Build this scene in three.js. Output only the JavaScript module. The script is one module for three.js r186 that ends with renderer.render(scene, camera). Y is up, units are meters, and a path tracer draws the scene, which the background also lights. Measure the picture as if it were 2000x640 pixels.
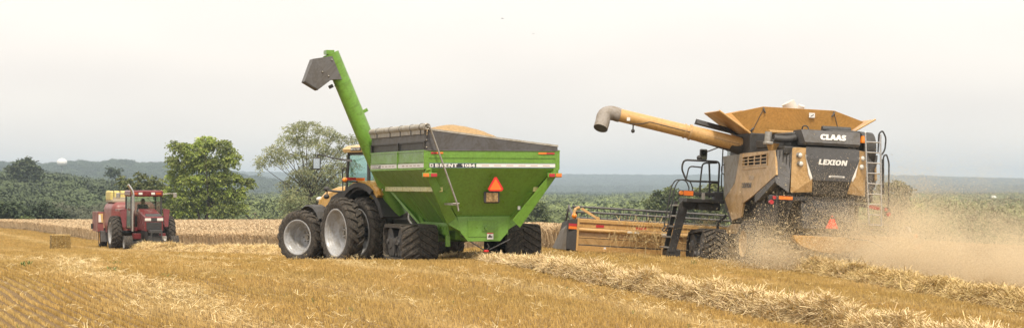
import * as THREE from 'three';
import { mergeGeometries } from 'three/addons/utils/BufferGeometryUtils.js';
import { ConvexGeometry } from 'three/addons/geometries/ConvexGeometry.js';
import { RoundedBoxGeometry } from 'three/addons/geometries/RoundedBoxGeometry.js';
import { TextGeometry } from 'three/addons/geometries/TextGeometry.js';
import { FontLoader } from 'three/addons/loaders/FontLoader.js';
import { MarchingCubes } from 'three/addons/objects/MarchingCubes.js';
import { createNoise2D, createNoise3D } from 'simplex-noise';

// ---------------------------------------------------------------- camera, sky, sun, exposure
const scene = new THREE.Scene();
const camera = new THREE.PerspectiveCamera(8.79, 1024 / 327, 0.5, 14000);
camera.position.set(0, 2.08, 0);
camera.lookAt(0, 2.08 + 40 / 4160 * 100, -100);
const renderer = new THREE.WebGLRenderer();
renderer.toneMapping = THREE.LinearToneMapping;
renderer.toneMappingExposure = 1.36;
renderer.shadowMap.enabled = true;
renderer.setSize(1024, 327);

let seedState = 12345;
const rnd = () => { seedState = (seedState + 0x6d2b79f5) | 0; let t = Math.imul(seedState ^ (seedState >>> 15), 1 | seedState); t = (t + Math.imul(t ^ (t >>> 7), 61 | t)) ^ t; return ((t ^ (t >>> 14)) >>> 0) / 4294967296; };
const rr = (a, b) => a + (b - a) * rnd();
const gauss = () => Math.sqrt(-2 * Math.log(1 - rnd() + 1e-9)) * Math.cos(6.283185 * rnd());
const noise2 = createNoise2D(rnd), noise3 = createNoise3D(rnd);
const fbm2 = (x, y, o = 4) => { let s = 0, a = 0.5; for (let i = 0; i < o; i++) { s += a * noise2(x, y); x = x * 2.03 + 7.1; y = y * 2.03 - 3.7; a *= 0.5; } return s; };
const { clamp, smoothstep, lerp } = THREE.MathUtils;

{ // thin high overcast: an even white sky, soft broad cloud bands, a little brighter towards the veiled sun
  const W = 1024, H = 512, data = new Float32Array(W * H * 4);
  const sunDir = new THREE.Vector3(0.05, 1.0, 0.6).normalize();
  for (let j = 0; j < H; j++) for (let i = 0; i < W; i++) {
    const up = ((j + 0.5) / H - 0.5) * Math.PI, az = ((i + 0.5) / W - 0.5) * 2 * Math.PI;
    const y = Math.sin(up), x = Math.cos(az) * Math.cos(up), z = Math.sin(az) * Math.cos(up);
    const h = Math.max(0, y), k = 1 / (h + 0.16);
    const cloud = fbm2(x * k * 1.1 + 3, z * k * 1.1, 5) * 0.55 + noise3(x * 3, y * 26, z * 3) * 0.16 + noise3(x * 9, y * 60, z * 9) * 0.07;
    const c = Math.max(0, x * sunDir.x + y * sunDir.y + z * sunDir.z);
    let L = 0.70 + 0.13 * smoothstep(h, 0.0, 0.1) + 0.1 * h + 0.30 * Math.pow(c, 12) + 0.12 * Math.pow(c, 3) + cloud * 0.09;
    const warm = clamp(0.5 + cloud * 0.8, 0, 1);
    const o = (j * W + i) * 4;
    data[o] = L * (1.03 + 0.01 * warm); data[o + 1] = L * (0.96 + 0.006 * warm); data[o + 2] = L * (0.89 - 0.02 * warm); data[o + 3] = 1;
  }
  const sky = new THREE.DataTexture(data, W, H, THREE.RGBAFormat, THREE.FloatType);
  sky.mapping = THREE.EquirectangularReflectionMapping; sky.magFilter = THREE.LinearFilter; sky.needsUpdate = true;
  scene.background = sky; scene.environment = sky;
}
const sun = new THREE.DirectionalLight(0xfff0da, 2.8);
sun.position.set(5, 100, 60 - 60); sun.target.position.set(0, 0, -60);
sun.castShadow = true; sun.shadow.radius = 14; sun.shadow.mapSize.set(4096, 4096);
Object.assign(sun.shadow.camera, { left: -70, right: 70, top: 70, bottom: -70, near: 1, far: 400 });
scene.add(sun, sun.target);
scene.fog = new THREE.FogExp2(new THREE.Color().setRGB(0.68, 0.84, 1.0), 0.00021);

// ---------------------------------------------------------------- helpers: geometry
const V = (x, y, z) => new THREE.Vector3(x, y, z);
const asV = (p) => (p.isVector3 ? p : V(p[0], p[1], p[2]));
function clean(g) { // plain position + normal, not indexed
  if (g.index) g = g.toNonIndexed();
  for (const k of Object.keys(g.attributes)) if (!['position', 'normal', 'color'].includes(k)) g.deleteAttribute(k);
  if (!g.attributes.normal) g.computeVertexNormals();
  g.clearGroups(); g.morphAttributes = {};
  return g;
}
function boxUV(g) { // uv in metres, from the face's main direction
  const p = g.attributes.position, n = p.count, uv = new Float32Array(n * 2), a = V(0, 0, 0), b = V(0, 0, 0), c = V(0, 0, 0);
  for (let i = 0; i < n; i += 3) {
    a.fromBufferAttribute(p, i); b.fromBufferAttribute(p, i + 1); c.fromBufferAttribute(p, i + 2);
    const q = b.clone().sub(a).cross(c.clone().sub(a)), ax = Math.abs(q.x), ay = Math.abs(q.y), az = Math.abs(q.z);
    [a, b, c].forEach((v, k) => {
      const o = (i + k) * 2;
      if (ax >= ay && ax >= az) { uv[o] = v.z; uv[o + 1] = v.y; } else if (ay >= az) { uv[o] = v.x; uv[o + 1] = v.z; } else { uv[o] = v.x; uv[o + 1] = v.y; }
    });
  }
  g.setAttribute('uv', new THREE.BufferAttribute(uv, 2));
  return g;
}
const bx = (x0, x1, y0, y1, z0, z1, r = 0) => {
  const sx = Math.abs(x1 - x0), sy = Math.abs(y1 - y0), sz = Math.abs(z1 - z0);
  const g = r > 0 ? new RoundedBoxGeometry(sx, sy, sz, 2, Math.min(r, sx / 2.01, sy / 2.01, sz / 2.01)) : new THREE.BoxGeometry(sx, sy, sz);
  return clean(g.translate((x0 + x1) / 2, (y0 + y1) / 2, (z0 + z1) / 2));
};
const cyl = (p0, p1, r0, r1 = r0, seg = 14, open = false) => {
  p0 = asV(p0); p1 = asV(p1);
  const d = p1.clone().sub(p0), L = d.length(), g = new THREE.CylinderGeometry(r1, r0, L, seg, 1, open);
  g.applyQuaternion(new THREE.Quaternion().setFromUnitVectors(V(0, 1, 0), d.normalize())); g.translate((p0.x + p1.x) / 2, (p0.y + p1.y) / 2, (p0.z + p1.z) / 2);
  return clean(g);
};
const hull = (pts) => clean(new ConvexGeometry(pts.map(asV)));
function plate(pts, t, bevel = 0, holes = []) { // flat polygon in space with thickness t behind it (against its normal)
  pts = pts.map(asV);
  const n = V(0, 0, 0); // Newell
  for (let i = 0; i < pts.length; i++) { const a = pts[i], b = pts[(i + 1) % pts.length]; n.x += (a.y - b.y) * (a.z + b.z); n.y += (a.z - b.z) * (a.x + b.x); n.z += (a.x - b.x) * (a.y + b.y); }
  n.normalize();
  const u = pts[1].clone().sub(pts[0]).normalize(), v = n.clone().cross(u);
  const o = pts[0], to = (p) => { const q = asV(p).clone().sub(o); return new THREE.Vector2(q.dot(u), q.dot(v)); };
  const s = new THREE.Shape(pts.map(to));
  for (const h of holes) s.holes.push(new THREE.Path(h.map(to)));
  const g = new THREE.ExtrudeGeometry(s, { depth: t - 2 * bevel > 0 ? t - 2 * bevel : t, bevelEnabled: bevel > 0, bevelSize: bevel, bevelThickness: bevel, bevelOffset: -bevel, bevelSegments: 2, curveSegments: 4 });
  g.translate(0, 0, -t + (bevel > 0 ? bevel : 0));
  g.applyMatrix4(new THREE.Matrix4().makeBasis(u, v, n).setPosition(o));
  return clean(g);
}
function pipe(pts, r, corner = 0.08, seg = 7, closed = false) { // bent tube with rounded corners
  pts = pts.map(asV);
  const path = new THREE.CurvePath(), n = pts.length; let last = pts[0];
  const ends = closed ? n + 1 : n - 1;
  if (closed) last = pts[0].clone().lerp(pts[1], 0.5);
  const start = last.clone();
  for (let i = 1; i < ends; i++) {
    const p = pts[i % n], a = pts[i - 1], b = pts[(i + 1) % n];
    const c = Math.min(corner, p.distanceTo(a) * 0.45, p.distanceTo(b) * 0.45);
    const q0 = p.clone().add(a.clone().sub(p).setLength(c)), q1 = p.clone().add(b.clone().sub(p).setLength(c));
    if (last.distanceTo(q0) > 1e-4) path.add(new THREE.LineCurve3(last, q0));
    path.add(new THREE.QuadraticBezierCurve3(q0, p, q1)); last = q1;
  }
  path.add(new THREE.LineCurve3(last, closed ? start : pts[n - 1]));
  const segs = path.curves.reduce((s, c) => s + (c.isLineCurve3 ? 1 : 4), 0);
  // sample at curve joints so that straights stay straight
  const P = [];
  for (const c of path.curves) { const k = c.isLineCurve3 ? 1 : 4; for (let i = 0; i < k; i++) P.push(c.getPoint(i / k)); }
  P.push(path.curves[path.curves.length - 1].getPoint(1));
  const out = [];
  for (let i = 0; i + 1 < P.length; i++) { if (P[i].distanceTo(P[i + 1]) < 1e-5) continue; out.push(cyl(P[i], P[i + 1], r, r, seg, i > 0 && i + 2 < P.length)); }
  return mergeGeometries(out);
}
const lathe = (prof, seg = 32) => clean(new THREE.LatheGeometry(prof.map(([r, h]) => new THREE.Vector2(r, h)), seg));
const latheX = (prof, x, y, z, seg = 32, flip = 1) => lathe(prof, seg).rotateZ(-Math.PI / 2 * flip).translate(x, y, z); // profile height runs along +x (flip 1) or -x (flip -1)
const ball = (x, y, z, r, sx = 1, sy = 1, sz = 1, d = 12) => clean(new THREE.SphereGeometry(r, d, Math.max(5, d * 0.7 | 0)).scale(sx, sy, sz).translate(x, y, z));

// ---------------------------------------------------------------- helpers: objects
const taken = new Map();
function numbered(name) { const k = taken.get(name) ?? 0; taken.set(name, k + 1); return k ? name + '_' + String(k).padStart(3, '0') : name; }
function tag(o, label, category, group, kind) { o.userData.label = label; o.userData.category = category; if (group) o.userData.group = group; if (kind) o.userData.kind = kind; return o; }
function mesh(geos, mat) {
  let g = Array.isArray(geos) ? (geos.length === 1 ? geos[0] : mergeGeometries(geos.map((q) => { if (q.attributes.uv) q.deleteAttribute('uv'); return q; }))) : geos;
  if (!g.attributes.uv) g = boxUV(g);
  const m = new THREE.Mesh(g, mat); m.castShadow = m.receiveShadow = true; return m;
}
function part(name, geos, mat, parent, label) { const m = mesh(geos, mat); m.name = name; parent.add(m); if (label) m.userData.label = label; return m; }
function thing(name, label, category, [x, y, z] = [0, 0, 0], turn = 0, group) {
  const o = new THREE.Group(); o.name = numbered(name); o.position.set(x, y, z); o.rotation.y = turn; scene.add(o);
  return tag(o, label, category, group);
}
function single(name, geos, mat, label, category, group) { const m = mesh(geos, mat); m.name = numbered(name); scene.add(m); return tag(m, label, category, group); }
function partGroup(name, parent, label) { const g = new THREE.Group(); g.name = name; parent.add(g); if (label) g.userData.label = label; return g; }
function stuff(name, pieceName, kinds, mat, lists, label, category) { // one uncountable mass: instanced pieces of a few shapes, lists of [matrix, colour]
  const root = new THREE.Group(); root.name = numbered(name); scene.add(root); tag(root, label, category, null, 'stuff');
  kinds.forEach((g, i) => fill(root, pieceName, g, mat, lists[i])); return root;
}
function fill(root, pieceName, g, mat, list) {
  const m = new THREE.InstancedMesh(g, mat, list.length);
  list.forEach(([mx, c], j) => { m.setMatrixAt(j, mx); if (c) m.setColorAt(j, c); });
  m.name = pieceName; m.userData.kind = 'stuff'; m.castShadow = m.receiveShadow = true; m.frustumCulled = false; root.add(m);
}

// ---------------------------------------------------------------- materials
function makeTex(size, f, repeat = 1, srgb = true) { // f(u, v) -> [r, g, b] 0..1, tiles
  const d = new Uint8Array(size * size * 4);
  for (let j = 0; j < size; j++) for (let i = 0; i < size; i++) { const c = f(i / size, j / size), o = (j * size + i) * 4; for (let k = 0; k < 3; k++) d[o + k] = clamp(c[k] * 255, 0, 255); d[o + 3] = 255; }
  const t = new THREE.DataTexture(d, size, size); t.wrapS = t.wrapT = THREE.RepeatWrapping; t.magFilter = THREE.LinearFilter; t.minFilter = THREE.LinearMipmapLinearFilter; t.generateMipmaps = true;
  if (srgb) t.colorSpace = THREE.SRGBColorSpace; t.repeat.set(repeat, repeat); t.needsUpdate = true; return t;
}
const TAU = Math.PI * 2;
const tile = (u, v, s, o = 0) => noise3(Math.cos(u * TAU) * s + o, Math.sin(u * TAU) * s + Math.cos(v * TAU) * s, Math.sin(v * TAU) * s - o);
const tileF = (u, v, s, o = 0) => tile(u, v, s, o) * 0.5 + tile(u, v, s * 2.1, o + 9) * 0.28 + tile(u, v, s * 4.3, o + 17) * 0.15 + tile(u, v, s * 9, o + 31) * 0.08;
// dusty paint: patches of pale dust and small scuffs over the paint colour
const dustTex = (amount, r, g, b) => makeTex(256, (u, v) => {
  const n = tileF(u, v, 0.9), s = tileF(u, v, 3.5, 40), k = clamp((n * 0.9 + s * 0.5 + 0.15) * amount, 0, 1), d = 1 - 0.06 * (0.5 + s);
  return [lerp(1, r, k) * d, lerp(1, g, k) * d, lerp(1, b, k) * d];
}, 0.5);
const roughTex = makeTex(256, (u, v) => { const n = 0.75 + tileF(u, v, 1.2, 5) * 0.35; return [n, n, n]; }, 0.5, false);
const dustA = dustTex(0.9, 0.86, 0.82, 0.74);
const dustB = makeTex(512, (u, v) => { // rain-streaked film of dust, fine scratches
  const s = tileF(u, v * 0.999, 0.8, 12) * 0.6 + 0.5 * noise3(Math.cos(u * TAU) * 7, Math.sin(u * TAU) * 7, Math.cos(v * TAU) * 0.5), f = tileF(u, v, 5, 60), k = clamp(0.05 + s * 0.5 + f * 0.35, 0, 1) * 0.7, d = 1 - 0.08 * (0.5 + f) - (noise3(Math.cos(v * TAU) * 30, Math.sin(v * TAU) * 30, u * 2.5) > 0.82 ? 0.1 : 0);
  return [lerp(1, 0.88, k) * d, lerp(1, 0.83, k) * d, lerp(1, 0.74, k) * d];
}, 0.4);
const dentTex = makeTex(256, (u, v) => { const n = 0.5 + tile(u, v, 0.55, 77) * 0.4 + tile(u, v, 1.4, 21) * 0.12; return [n, n, n]; }, 0.35, false);
const rubberTex = makeTex(256, (u, v) => { const k = clamp(0.35 + tileF(u, v, 1.5, 3) * 0.9, 0, 1); return [lerp(0.55, 1, k), lerp(0.54, 0.94, k), lerp(0.53, 0.85, k)]; }, 1.3);
const lin = (r, g, b) => new THREE.Color().setRGB(r, g, b);
const M = (r, g, b, rough = 0.5, metal = 0, extra = {}) => new THREE.MeshPhysicalMaterial({ color: lin(r, g, b), roughness: rough, metalness: metal, ...extra });
const painted = (r, g, b, map = dustA, rough = 0.42) => M(r, g, b, rough, 0, { map, roughnessMap: roughTex, bumpMap: dentTex, bumpScale: 0.02, clearcoat: 0.25, clearcoatRoughness: 0.35 });
const mat = {
  green: painted(0.155, 0.335, 0.042, dustB, 0.5),
  greenDusty: painted(0.155, 0.335, 0.042, dustA, 0.5),
  cream: painted(0.62, 0.6, 0.24, dustB),
  blackPaint: painted(0.075, 0.075, 0.078, dustB, 0.5),
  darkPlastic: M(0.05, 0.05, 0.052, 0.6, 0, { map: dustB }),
  greyPanel: M(0.13, 0.13, 0.135, 0.55, 0, { map: dustA }),
  tarp: M(0.42, 0.41, 0.38, 0.85, 0, { map: dustA }),
  vinyl: M(0.10, 0.10, 0.108, 0.7, 0, { map: dustA }),
  rubber: M(0.115, 0.109, 0.104, 0.88, 0, { map: rubberTex }),
  rim: painted(0.40, 0.415, 0.44, dustA, 0.42),
  steel: M(0.42, 0.41, 0.39, 0.42, 0.7, { map: dustA }),
  darkSteel: M(0.07, 0.07, 0.072, 0.55, 0.3, { map: dustA }),
  yellow: painted(0.60, 0.37, 0.14, dustB, 0.45),
  yellowDusty: painted(0.58, 0.385, 0.18, dustA, 0.55),
  yellowBin: painted(0.55, 0.30, 0.085, dustB, 0.6),
  tractorYellow: painted(0.66, 0.38, 0.08, dustB, 0.4),
  tractorRoof: painted(0.68, 0.48, 0.22, dustA, 0.5),
  red: painted(0.175, 0.02, 0.024, dustB, 0.42),
  redFaded: painted(0.25, 0.065, 0.06, dustA, 0.6),
  white: M(0.78, 0.78, 0.76, 0.5, 0),
  whiteDecal: M(0.74, 0.74, 0.72, 0.45),
  decalBlue: M(0.10, 0.16, 0.28, 0.45),
  decalBlack: M(0.03, 0.032, 0.035, 0.45),
  orangeReflector: M(0.85, 0.20, 0.02, 0.35, 0, { clearcoat: 0.6 }),
  redReflector: M(0.45, 0.02, 0.03, 0.35, 0, { clearcoat: 0.6 }),
  smvOrange: M(0.95, 0.17, 0.02, 0.5),
  smvRed: M(0.62, 0.02, 0.02, 0.4),
  amber: M(0.9, 0.26, 0.01, 0.25, 0, { clearcoat: 1 }),
  glass: new THREE.MeshPhysicalMaterial({ color: lin(0.82, 0.92, 0.88), roughness: 0.03, transmission: 1, thickness: 0, ior: 1.5 }),
  glassDark: new THREE.MeshPhysicalMaterial({ color: lin(0.42, 0.52, 0.5), roughness: 0.04, transmission: 1, thickness: 0, ior: 1.5 }),
  mirror: M(0.75, 0.78, 0.78, 0.08, 1),
  chrome: M(0.6, 0.59, 0.57, 0.25, 1),
  lampGlass: M(0.7, 0.7, 0.66, 0.15, 0, { clearcoat: 1 }),
  grain: M(0.60, 0.42, 0.22, 0.95, 0, { map: makeTex(256, (u, v) => { const k = 0.8 + 0.3 * tile(u, v, 14, 2) + 0.15 * tile(u, v, 3, 7); return [k, k * 0.98, k * 0.94]; }, 1) }),
  seat: M(0.03, 0.03, 0.035, 0.8),
};
const font = await new FontLoader().loadAsync('fonts/droid/droid_sans_bold.typeface.json');
// raised lettering: text of height h and width w whose lower left corner is at o, reading along u with up vector v
function lettering(text, o, u, v, w, h, depth = 0.006, slant = 0, weight = 0) {
  const g = new TextGeometry(text, { font, size: 1, depth: 1, curveSegments: 3, bevelEnabled: weight > 0, bevelSize: weight, bevelThickness: 0.001, bevelSegments: 1 });
  g.computeBoundingBox(); const b = g.boundingBox;
  g.translate(-b.min.x, -b.min.y, -b.min.z); g.scale(w / (b.max.x - b.min.x), h / (b.max.y - b.min.y), depth);
  if (slant) g.applyMatrix4(new THREE.Matrix4().set(1, slant, 0, 0, 0, 1, 0, 0, 0, 0, 1, 0, 0, 0, 0, 1));
  u = asV(u).clone().normalize(); v = asV(v).clone().normalize();
  g.applyMatrix4(new THREE.Matrix4().makeBasis(u, v, u.clone().cross(v)).setPosition(asV(o)));
  return clean(g);
}
// ---------------------------------------------------------------- terrain
const curve = (pts) => { // monotone cubic through points
  const n = pts.length, X = pts.map((p) => p[0]), Y = pts.map((p) => p[1]), S = [], Mt = [];
  for (let i = 0; i + 1 < n; i++) S.push((Y[i + 1] - Y[i]) / (X[i + 1] - X[i]));
  for (let i = 0; i < n; i++) Mt.push(i === 0 ? S[0] : i === n - 1 ? S[n - 2] : S[i - 1] * S[i] <= 0 ? 0 : 2 * S[i - 1] * S[i] / (S[i - 1] + S[i]));
  return (x) => {
    if (x <= X[0]) return Y[0]; if (x >= X[n - 1]) return Y[n - 1];
    let i = 0; while (x > X[i + 1]) i++;
    const h = X[i + 1] - X[i], t = (x - X[i]) / h, t2 = t * t, t3 = t2 * t;
    return Y[i] * (2 * t3 - 3 * t2 + 1) + h * Mt[i] * (t3 - 2 * t2 + t) + Y[i + 1] * (-2 * t3 + 3 * t2) + h * Mt[i + 1] * (t3 - t2);
  };
};
const fallLeft = curve([[0, 0], [48, 0.04], [57, 0], [66, -0.47], [80, -0.75], [107, -1.26], [143, -1.7], [200, -2.12], [222, -2.9], [280, -7.5], [400, -14], [700, -18], [2000, -20]]);
const fallRight = curve([[0, 0], [60, 0], [67, -0.05], [85, -0.4], [100, -1.0], [112, -1.7], [150, -5.5], [220, -12], [400, -17], [700, -19], [2000, -20]]);
// top of the far ridges (metres) by direction t = sideways / forward
const ridgeFar = curve([[-0.6, 20], [-0.26, 30], [-0.17, 24], [-0.12, 17], [-0.05, 14], [0.02, 12.5], [0.07, 12], [0.12, 13], [0.18, 11], [0.25, 6], [0.6, 16]]);
const ridgeMid = curve([[-0.6, 30], [-0.26, 27], [-0.235, 28], [-0.222, 25], [-0.215, 27.5], [-0.19, 30.5], [-0.165, 27], [-0.14, 20], [-0.115, 8], [-0.09, -4], [0.0, -10], [0.1, -10], [0.16, -9], [0.22, -10], [0.6, 10]]);
const softplus = (x, s) => s * Math.log(1 + Math.exp(clamp(x / s, -30, 30)));
function ground(x, z) {
  const d = -z, r = Math.hypot(x, d), fwd = Math.max(d, 0.55 * r), t = d > 0.05 * r ? clamp(x / Math.max(d, 1e-3), -3, 3) : Math.sign(x) * 3;
  const wL = 1 - smoothstep(t, -0.07, 0.012);
  let y = lerp(fallRight(fwd), fallLeft(fwd), wL);
  const side = -0.05 * softplus(Math.min(x, 60) - 1, 0.8);
  y += side * (1 - smoothstep(fwd, 100, 260));
  y += 11 * smoothstep(-t, 0.12, 0.24) * smoothstep(fwd, 280, 900) * (1 - smoothstep(fwd, 1300, 2000));
  // knolls and ridges
  if (fwd > 1500) {
    const n = fbm2(x * 0.0011 + 5, z * 0.0011, 4) * 9;
    const m = smoothstep(fwd, 1700, 2600) * (1 - smoothstep(fwd, 2700, 3600)), f = smoothstep(fwd, 4000, 6000);
    y = lerp(y, ridgeMid(t) - 12 + n * 0.5, m); y = lerp(y, ridgeFar(t) * 1.6 - 10 + n * 0.4, f);
    y -= 60 * smoothstep(r, 7300, 9300);
  } else if (fwd > 260) y += fbm2(x * 0.006, z * 0.006, 3) * 3.2 * smoothstep(fwd, 260, 450);
  else y += fbm2(x * 0.05, z * 0.05, 3) * 0.05 * smoothstep(r, 10, 40);
  return y;
}
// where each thing is: the standing wheat's near edge (forward distance as a function of t) and its far edge
const wheatNear = curve([[-0.6, 330], [-0.245, 206], [-0.195, 143], [-0.158, 121], [-0.112, 107], [-0.06, 99], [-0.01, 84], [0.018, 73], [0.024, 71.5], [0.06, 72], [0.2, 75], [0.6, 75]]);
const wheatFar = curve([[-0.6, 300], [-0.245, 218], [-0.1, 214], [-0.05, 190], [0.0, 130], [0.05, 112], [0.2, 108], [0.6, 100]]);
const inWheat = (x, z) => { const d = -z; if (d < 40) return false; const t = x / d; return d > wheatNear(t) && d < wheatFar(t); };
// drilled rows run this way
const ROW = THREE.MathUtils.degToRad(18), rowDir = [-Math.sin(ROW), -Math.cos(ROW)], acrossOf = (x, z) => x * Math.cos(ROW) + -z * Math.sin(ROW);
{
  const rad = [], ang = [];
  for (let r = 2; r < 9500; r *= r < 20 ? 1.12 : r < 260 ? 1.022 : 1.03) rad.push(r);
  for (let a = -180; a < 180; a += Math.abs(a) < 18 ? 0.28 : Math.abs(a) < 40 ? 1 : 4) ang.push(THREE.MathUtils.degToRad(a));
  const pos = [0, ground(0, 0), 0], col = [0.4, 0.26, 0.1], idx = [], uv = [0, 0];
  const na = ang.length;
  for (const r of rad) for (const a of ang) {
    const x = Math.sin(a) * r, z = -Math.cos(a) * r, y = ground(x, z); pos.push(x, y, z); uv.push(x, z);
    const d = -z, t = d > 1 ? x / d : 9, n = fbm2(x * 0.08, z * 0.08, 4), field = d < 0 ? (r < 260 ? 1 : 0) : r < (Math.abs(t) < 3 ? wheatFar(clamp(t, -0.6, 0.6)) : 200) + 6 ? 1 : 0;
    const u = acrossOf(x, z), band = 0.5 + 0.5 * noise2(u * 0.22, 3.3);
    if (field) col.push(0.24 + 0.05 * n + 0.05 * band, 0.155 + 0.035 * n + 0.04 * band, 0.06 + 0.02 * n + 0.02 * band);
    else { const g = 0.5 + n; col.push(0.06 + 0.02 * g, 0.08 + 0.02 * g, 0.036 + 0.008 * g); }
  }
  for (let j = 0; j < na; j++) { const k = (j + 1) % na; idx.push(0, 1 + k, 1 + j); }
  for (let i = 0; i + 1 < rad.length; i++) for (let j = 0; j < na; j++) {
    const k = (j + 1) % na, a = 1 + i * na + j, b = 1 + i * na + k, c = a + na, e = b + na;
    idx.push(a, b, c, b, e, c);
  }
  const g = new THREE.BufferGeometry();
  g.setAttribute('position', new THREE.Float32BufferAttribute(pos, 3)); g.setAttribute('color', new THREE.Float32BufferAttribute(col, 3)); g.setAttribute('uv', new THREE.Float32BufferAttribute(uv, 2));
  g.setIndex(idx); g.computeVertexNormals();
  const soil = makeTex(512, (u, v) => { const k = 0.82 + 0.3 * tile(u, v, 9, 1) + 0.22 * tile(u, v, 22, 5) + 0.2 * (rnd() - 0.5); return [k, k * 0.97, k * 0.9]; }, 0.5);
  const m = new THREE.Mesh(g, new THREE.MeshStandardMaterial({ vertexColors: true, map: soil, roughness: 1 }));
  m.name = 'ground'; m.receiveShadow = true; m.castShadow = true; m.userData = { kind: 'structure', label: 'harvested wheat field sloping to a wooded valley and far hills', category: 'ground' };
  scene.add(m);
}
// ---------------------------------------------------------------- stubble, straw, standing wheat
function triSoup(tris, name) { // list of [a, b, c] triples of arrays
  const p = new Float32Array(tris.length * 9); let o = 0;
  for (const t of tris) for (const v of t) { p[o++] = v[0]; p[o++] = v[1]; p[o++] = v[2]; }
  const g = new THREE.BufferGeometry(); g.setAttribute('position', new THREE.BufferAttribute(p, 3)); g.computeVertexNormals();
  g.setAttribute('uv', new THREE.BufferAttribute(new Float32Array(tris.length * 6), 2));
  return g;
}
const blade = (out, x, y, z, dx, dy, dz, w, a) => { // a stem: thin quad from base to tip
  const cx = Math.cos(a) * w / 2, cz = Math.sin(a) * w / 2, k = 0.75;
  const A = [x - cx, y, z - cz], B = [x + cx, y, z + cz], C = [x + dx + cx * k, y + dy, z + dz + cz * k], D = [x + dx - cx * k, y + dy, z + dz - cz * k];
  out.push([A, B, C], [A, C, D]);
};
const strawMat = (r = 0.95) => new THREE.MeshStandardMaterial({ color: 0xffffff, roughness: r });
const matStraw = strawMat();
const M4 = new THREE.Matrix4(), Q = new THREE.Quaternion(), E3 = new THREE.Euler();
const place = (x, y, z, s, turn, tx = 0, tz = 0, sy = s) => new THREE.Matrix4().compose(V(x, y, z), new THREE.Quaternion().setFromEuler(new THREE.Euler(tx, turn, tz, 'YXZ')), V(s, sy, s));
const inView = (x, z, pad = 0.02) => { const d = -z; return d > 0 && Math.abs(x / d) < 0.2405 + pad; };

// pale bands where chaff and loose straw lie over the stubble, in metres across the rows
const bandAt = (u, v) => { // 0 clean gold stubble .. 1 pale straw
  const wob = 0.7 * noise2(v * 0.06, u * 0.1) + 0.3 * noise2(v * 0.3, u * 0.3);
  const b = (c, w) => Math.exp(-(((u + wob - c) / w) ** 2));
  return clamp(b(5.9, 0.75) * 0.85 + b(9.2, 0.5) * 0.4 + b(13.3, 0.45) * 0.75 + b(0.4, 0.9) * 0.45 + b(3.3, 0.5) * 0.3 + b(-3, 0.8) * 0.5 + b(20.5, 0.4) * 0.3 + b(23.5, 0.4) * 0.25 + 0.4 * Math.max(0, fbm2(u * 0.5, v * 0.16, 4)), 0, 1);
};
// windrows as centre lines on the ground: [x, forward distance]
const rowA = [[-3.4, 70], [-1.49, 61.8], [0, 55.3], [1.2, 49.6], [2.55, 43.9], [3.76, 39.1], [4.95, 34.3], [6.1, 30.2], [7.8, 24.5]];
const rowB = [[8.3, 58.5], [8.75, 55.5], [9.55, 49.5], [10.35, 42.6], [11.6, 36]];
const rowC = [[-18.3, 105.5], [-16.4, 102.5], [-14.4, 99.5], [-12.2, 95], [-9.25, 87.5], [-6.5, 80]];
const rowCurve = (r) => new THREE.CatmullRomCurve3(r.map(([x, d]) => V(x, 0, -d)));
const rowPts = [rowA, rowB, rowC].map((r) => rowCurve(r).getSpacedPoints(120));
const nearRow = (x, z) => { let best = 9; for (const P of rowPts) for (let i = 0; i < P.length; i += 2) { const q = Math.hypot(P[i].x - x, P[i].z - z); if (q < best) best = q; } return best; };

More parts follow.
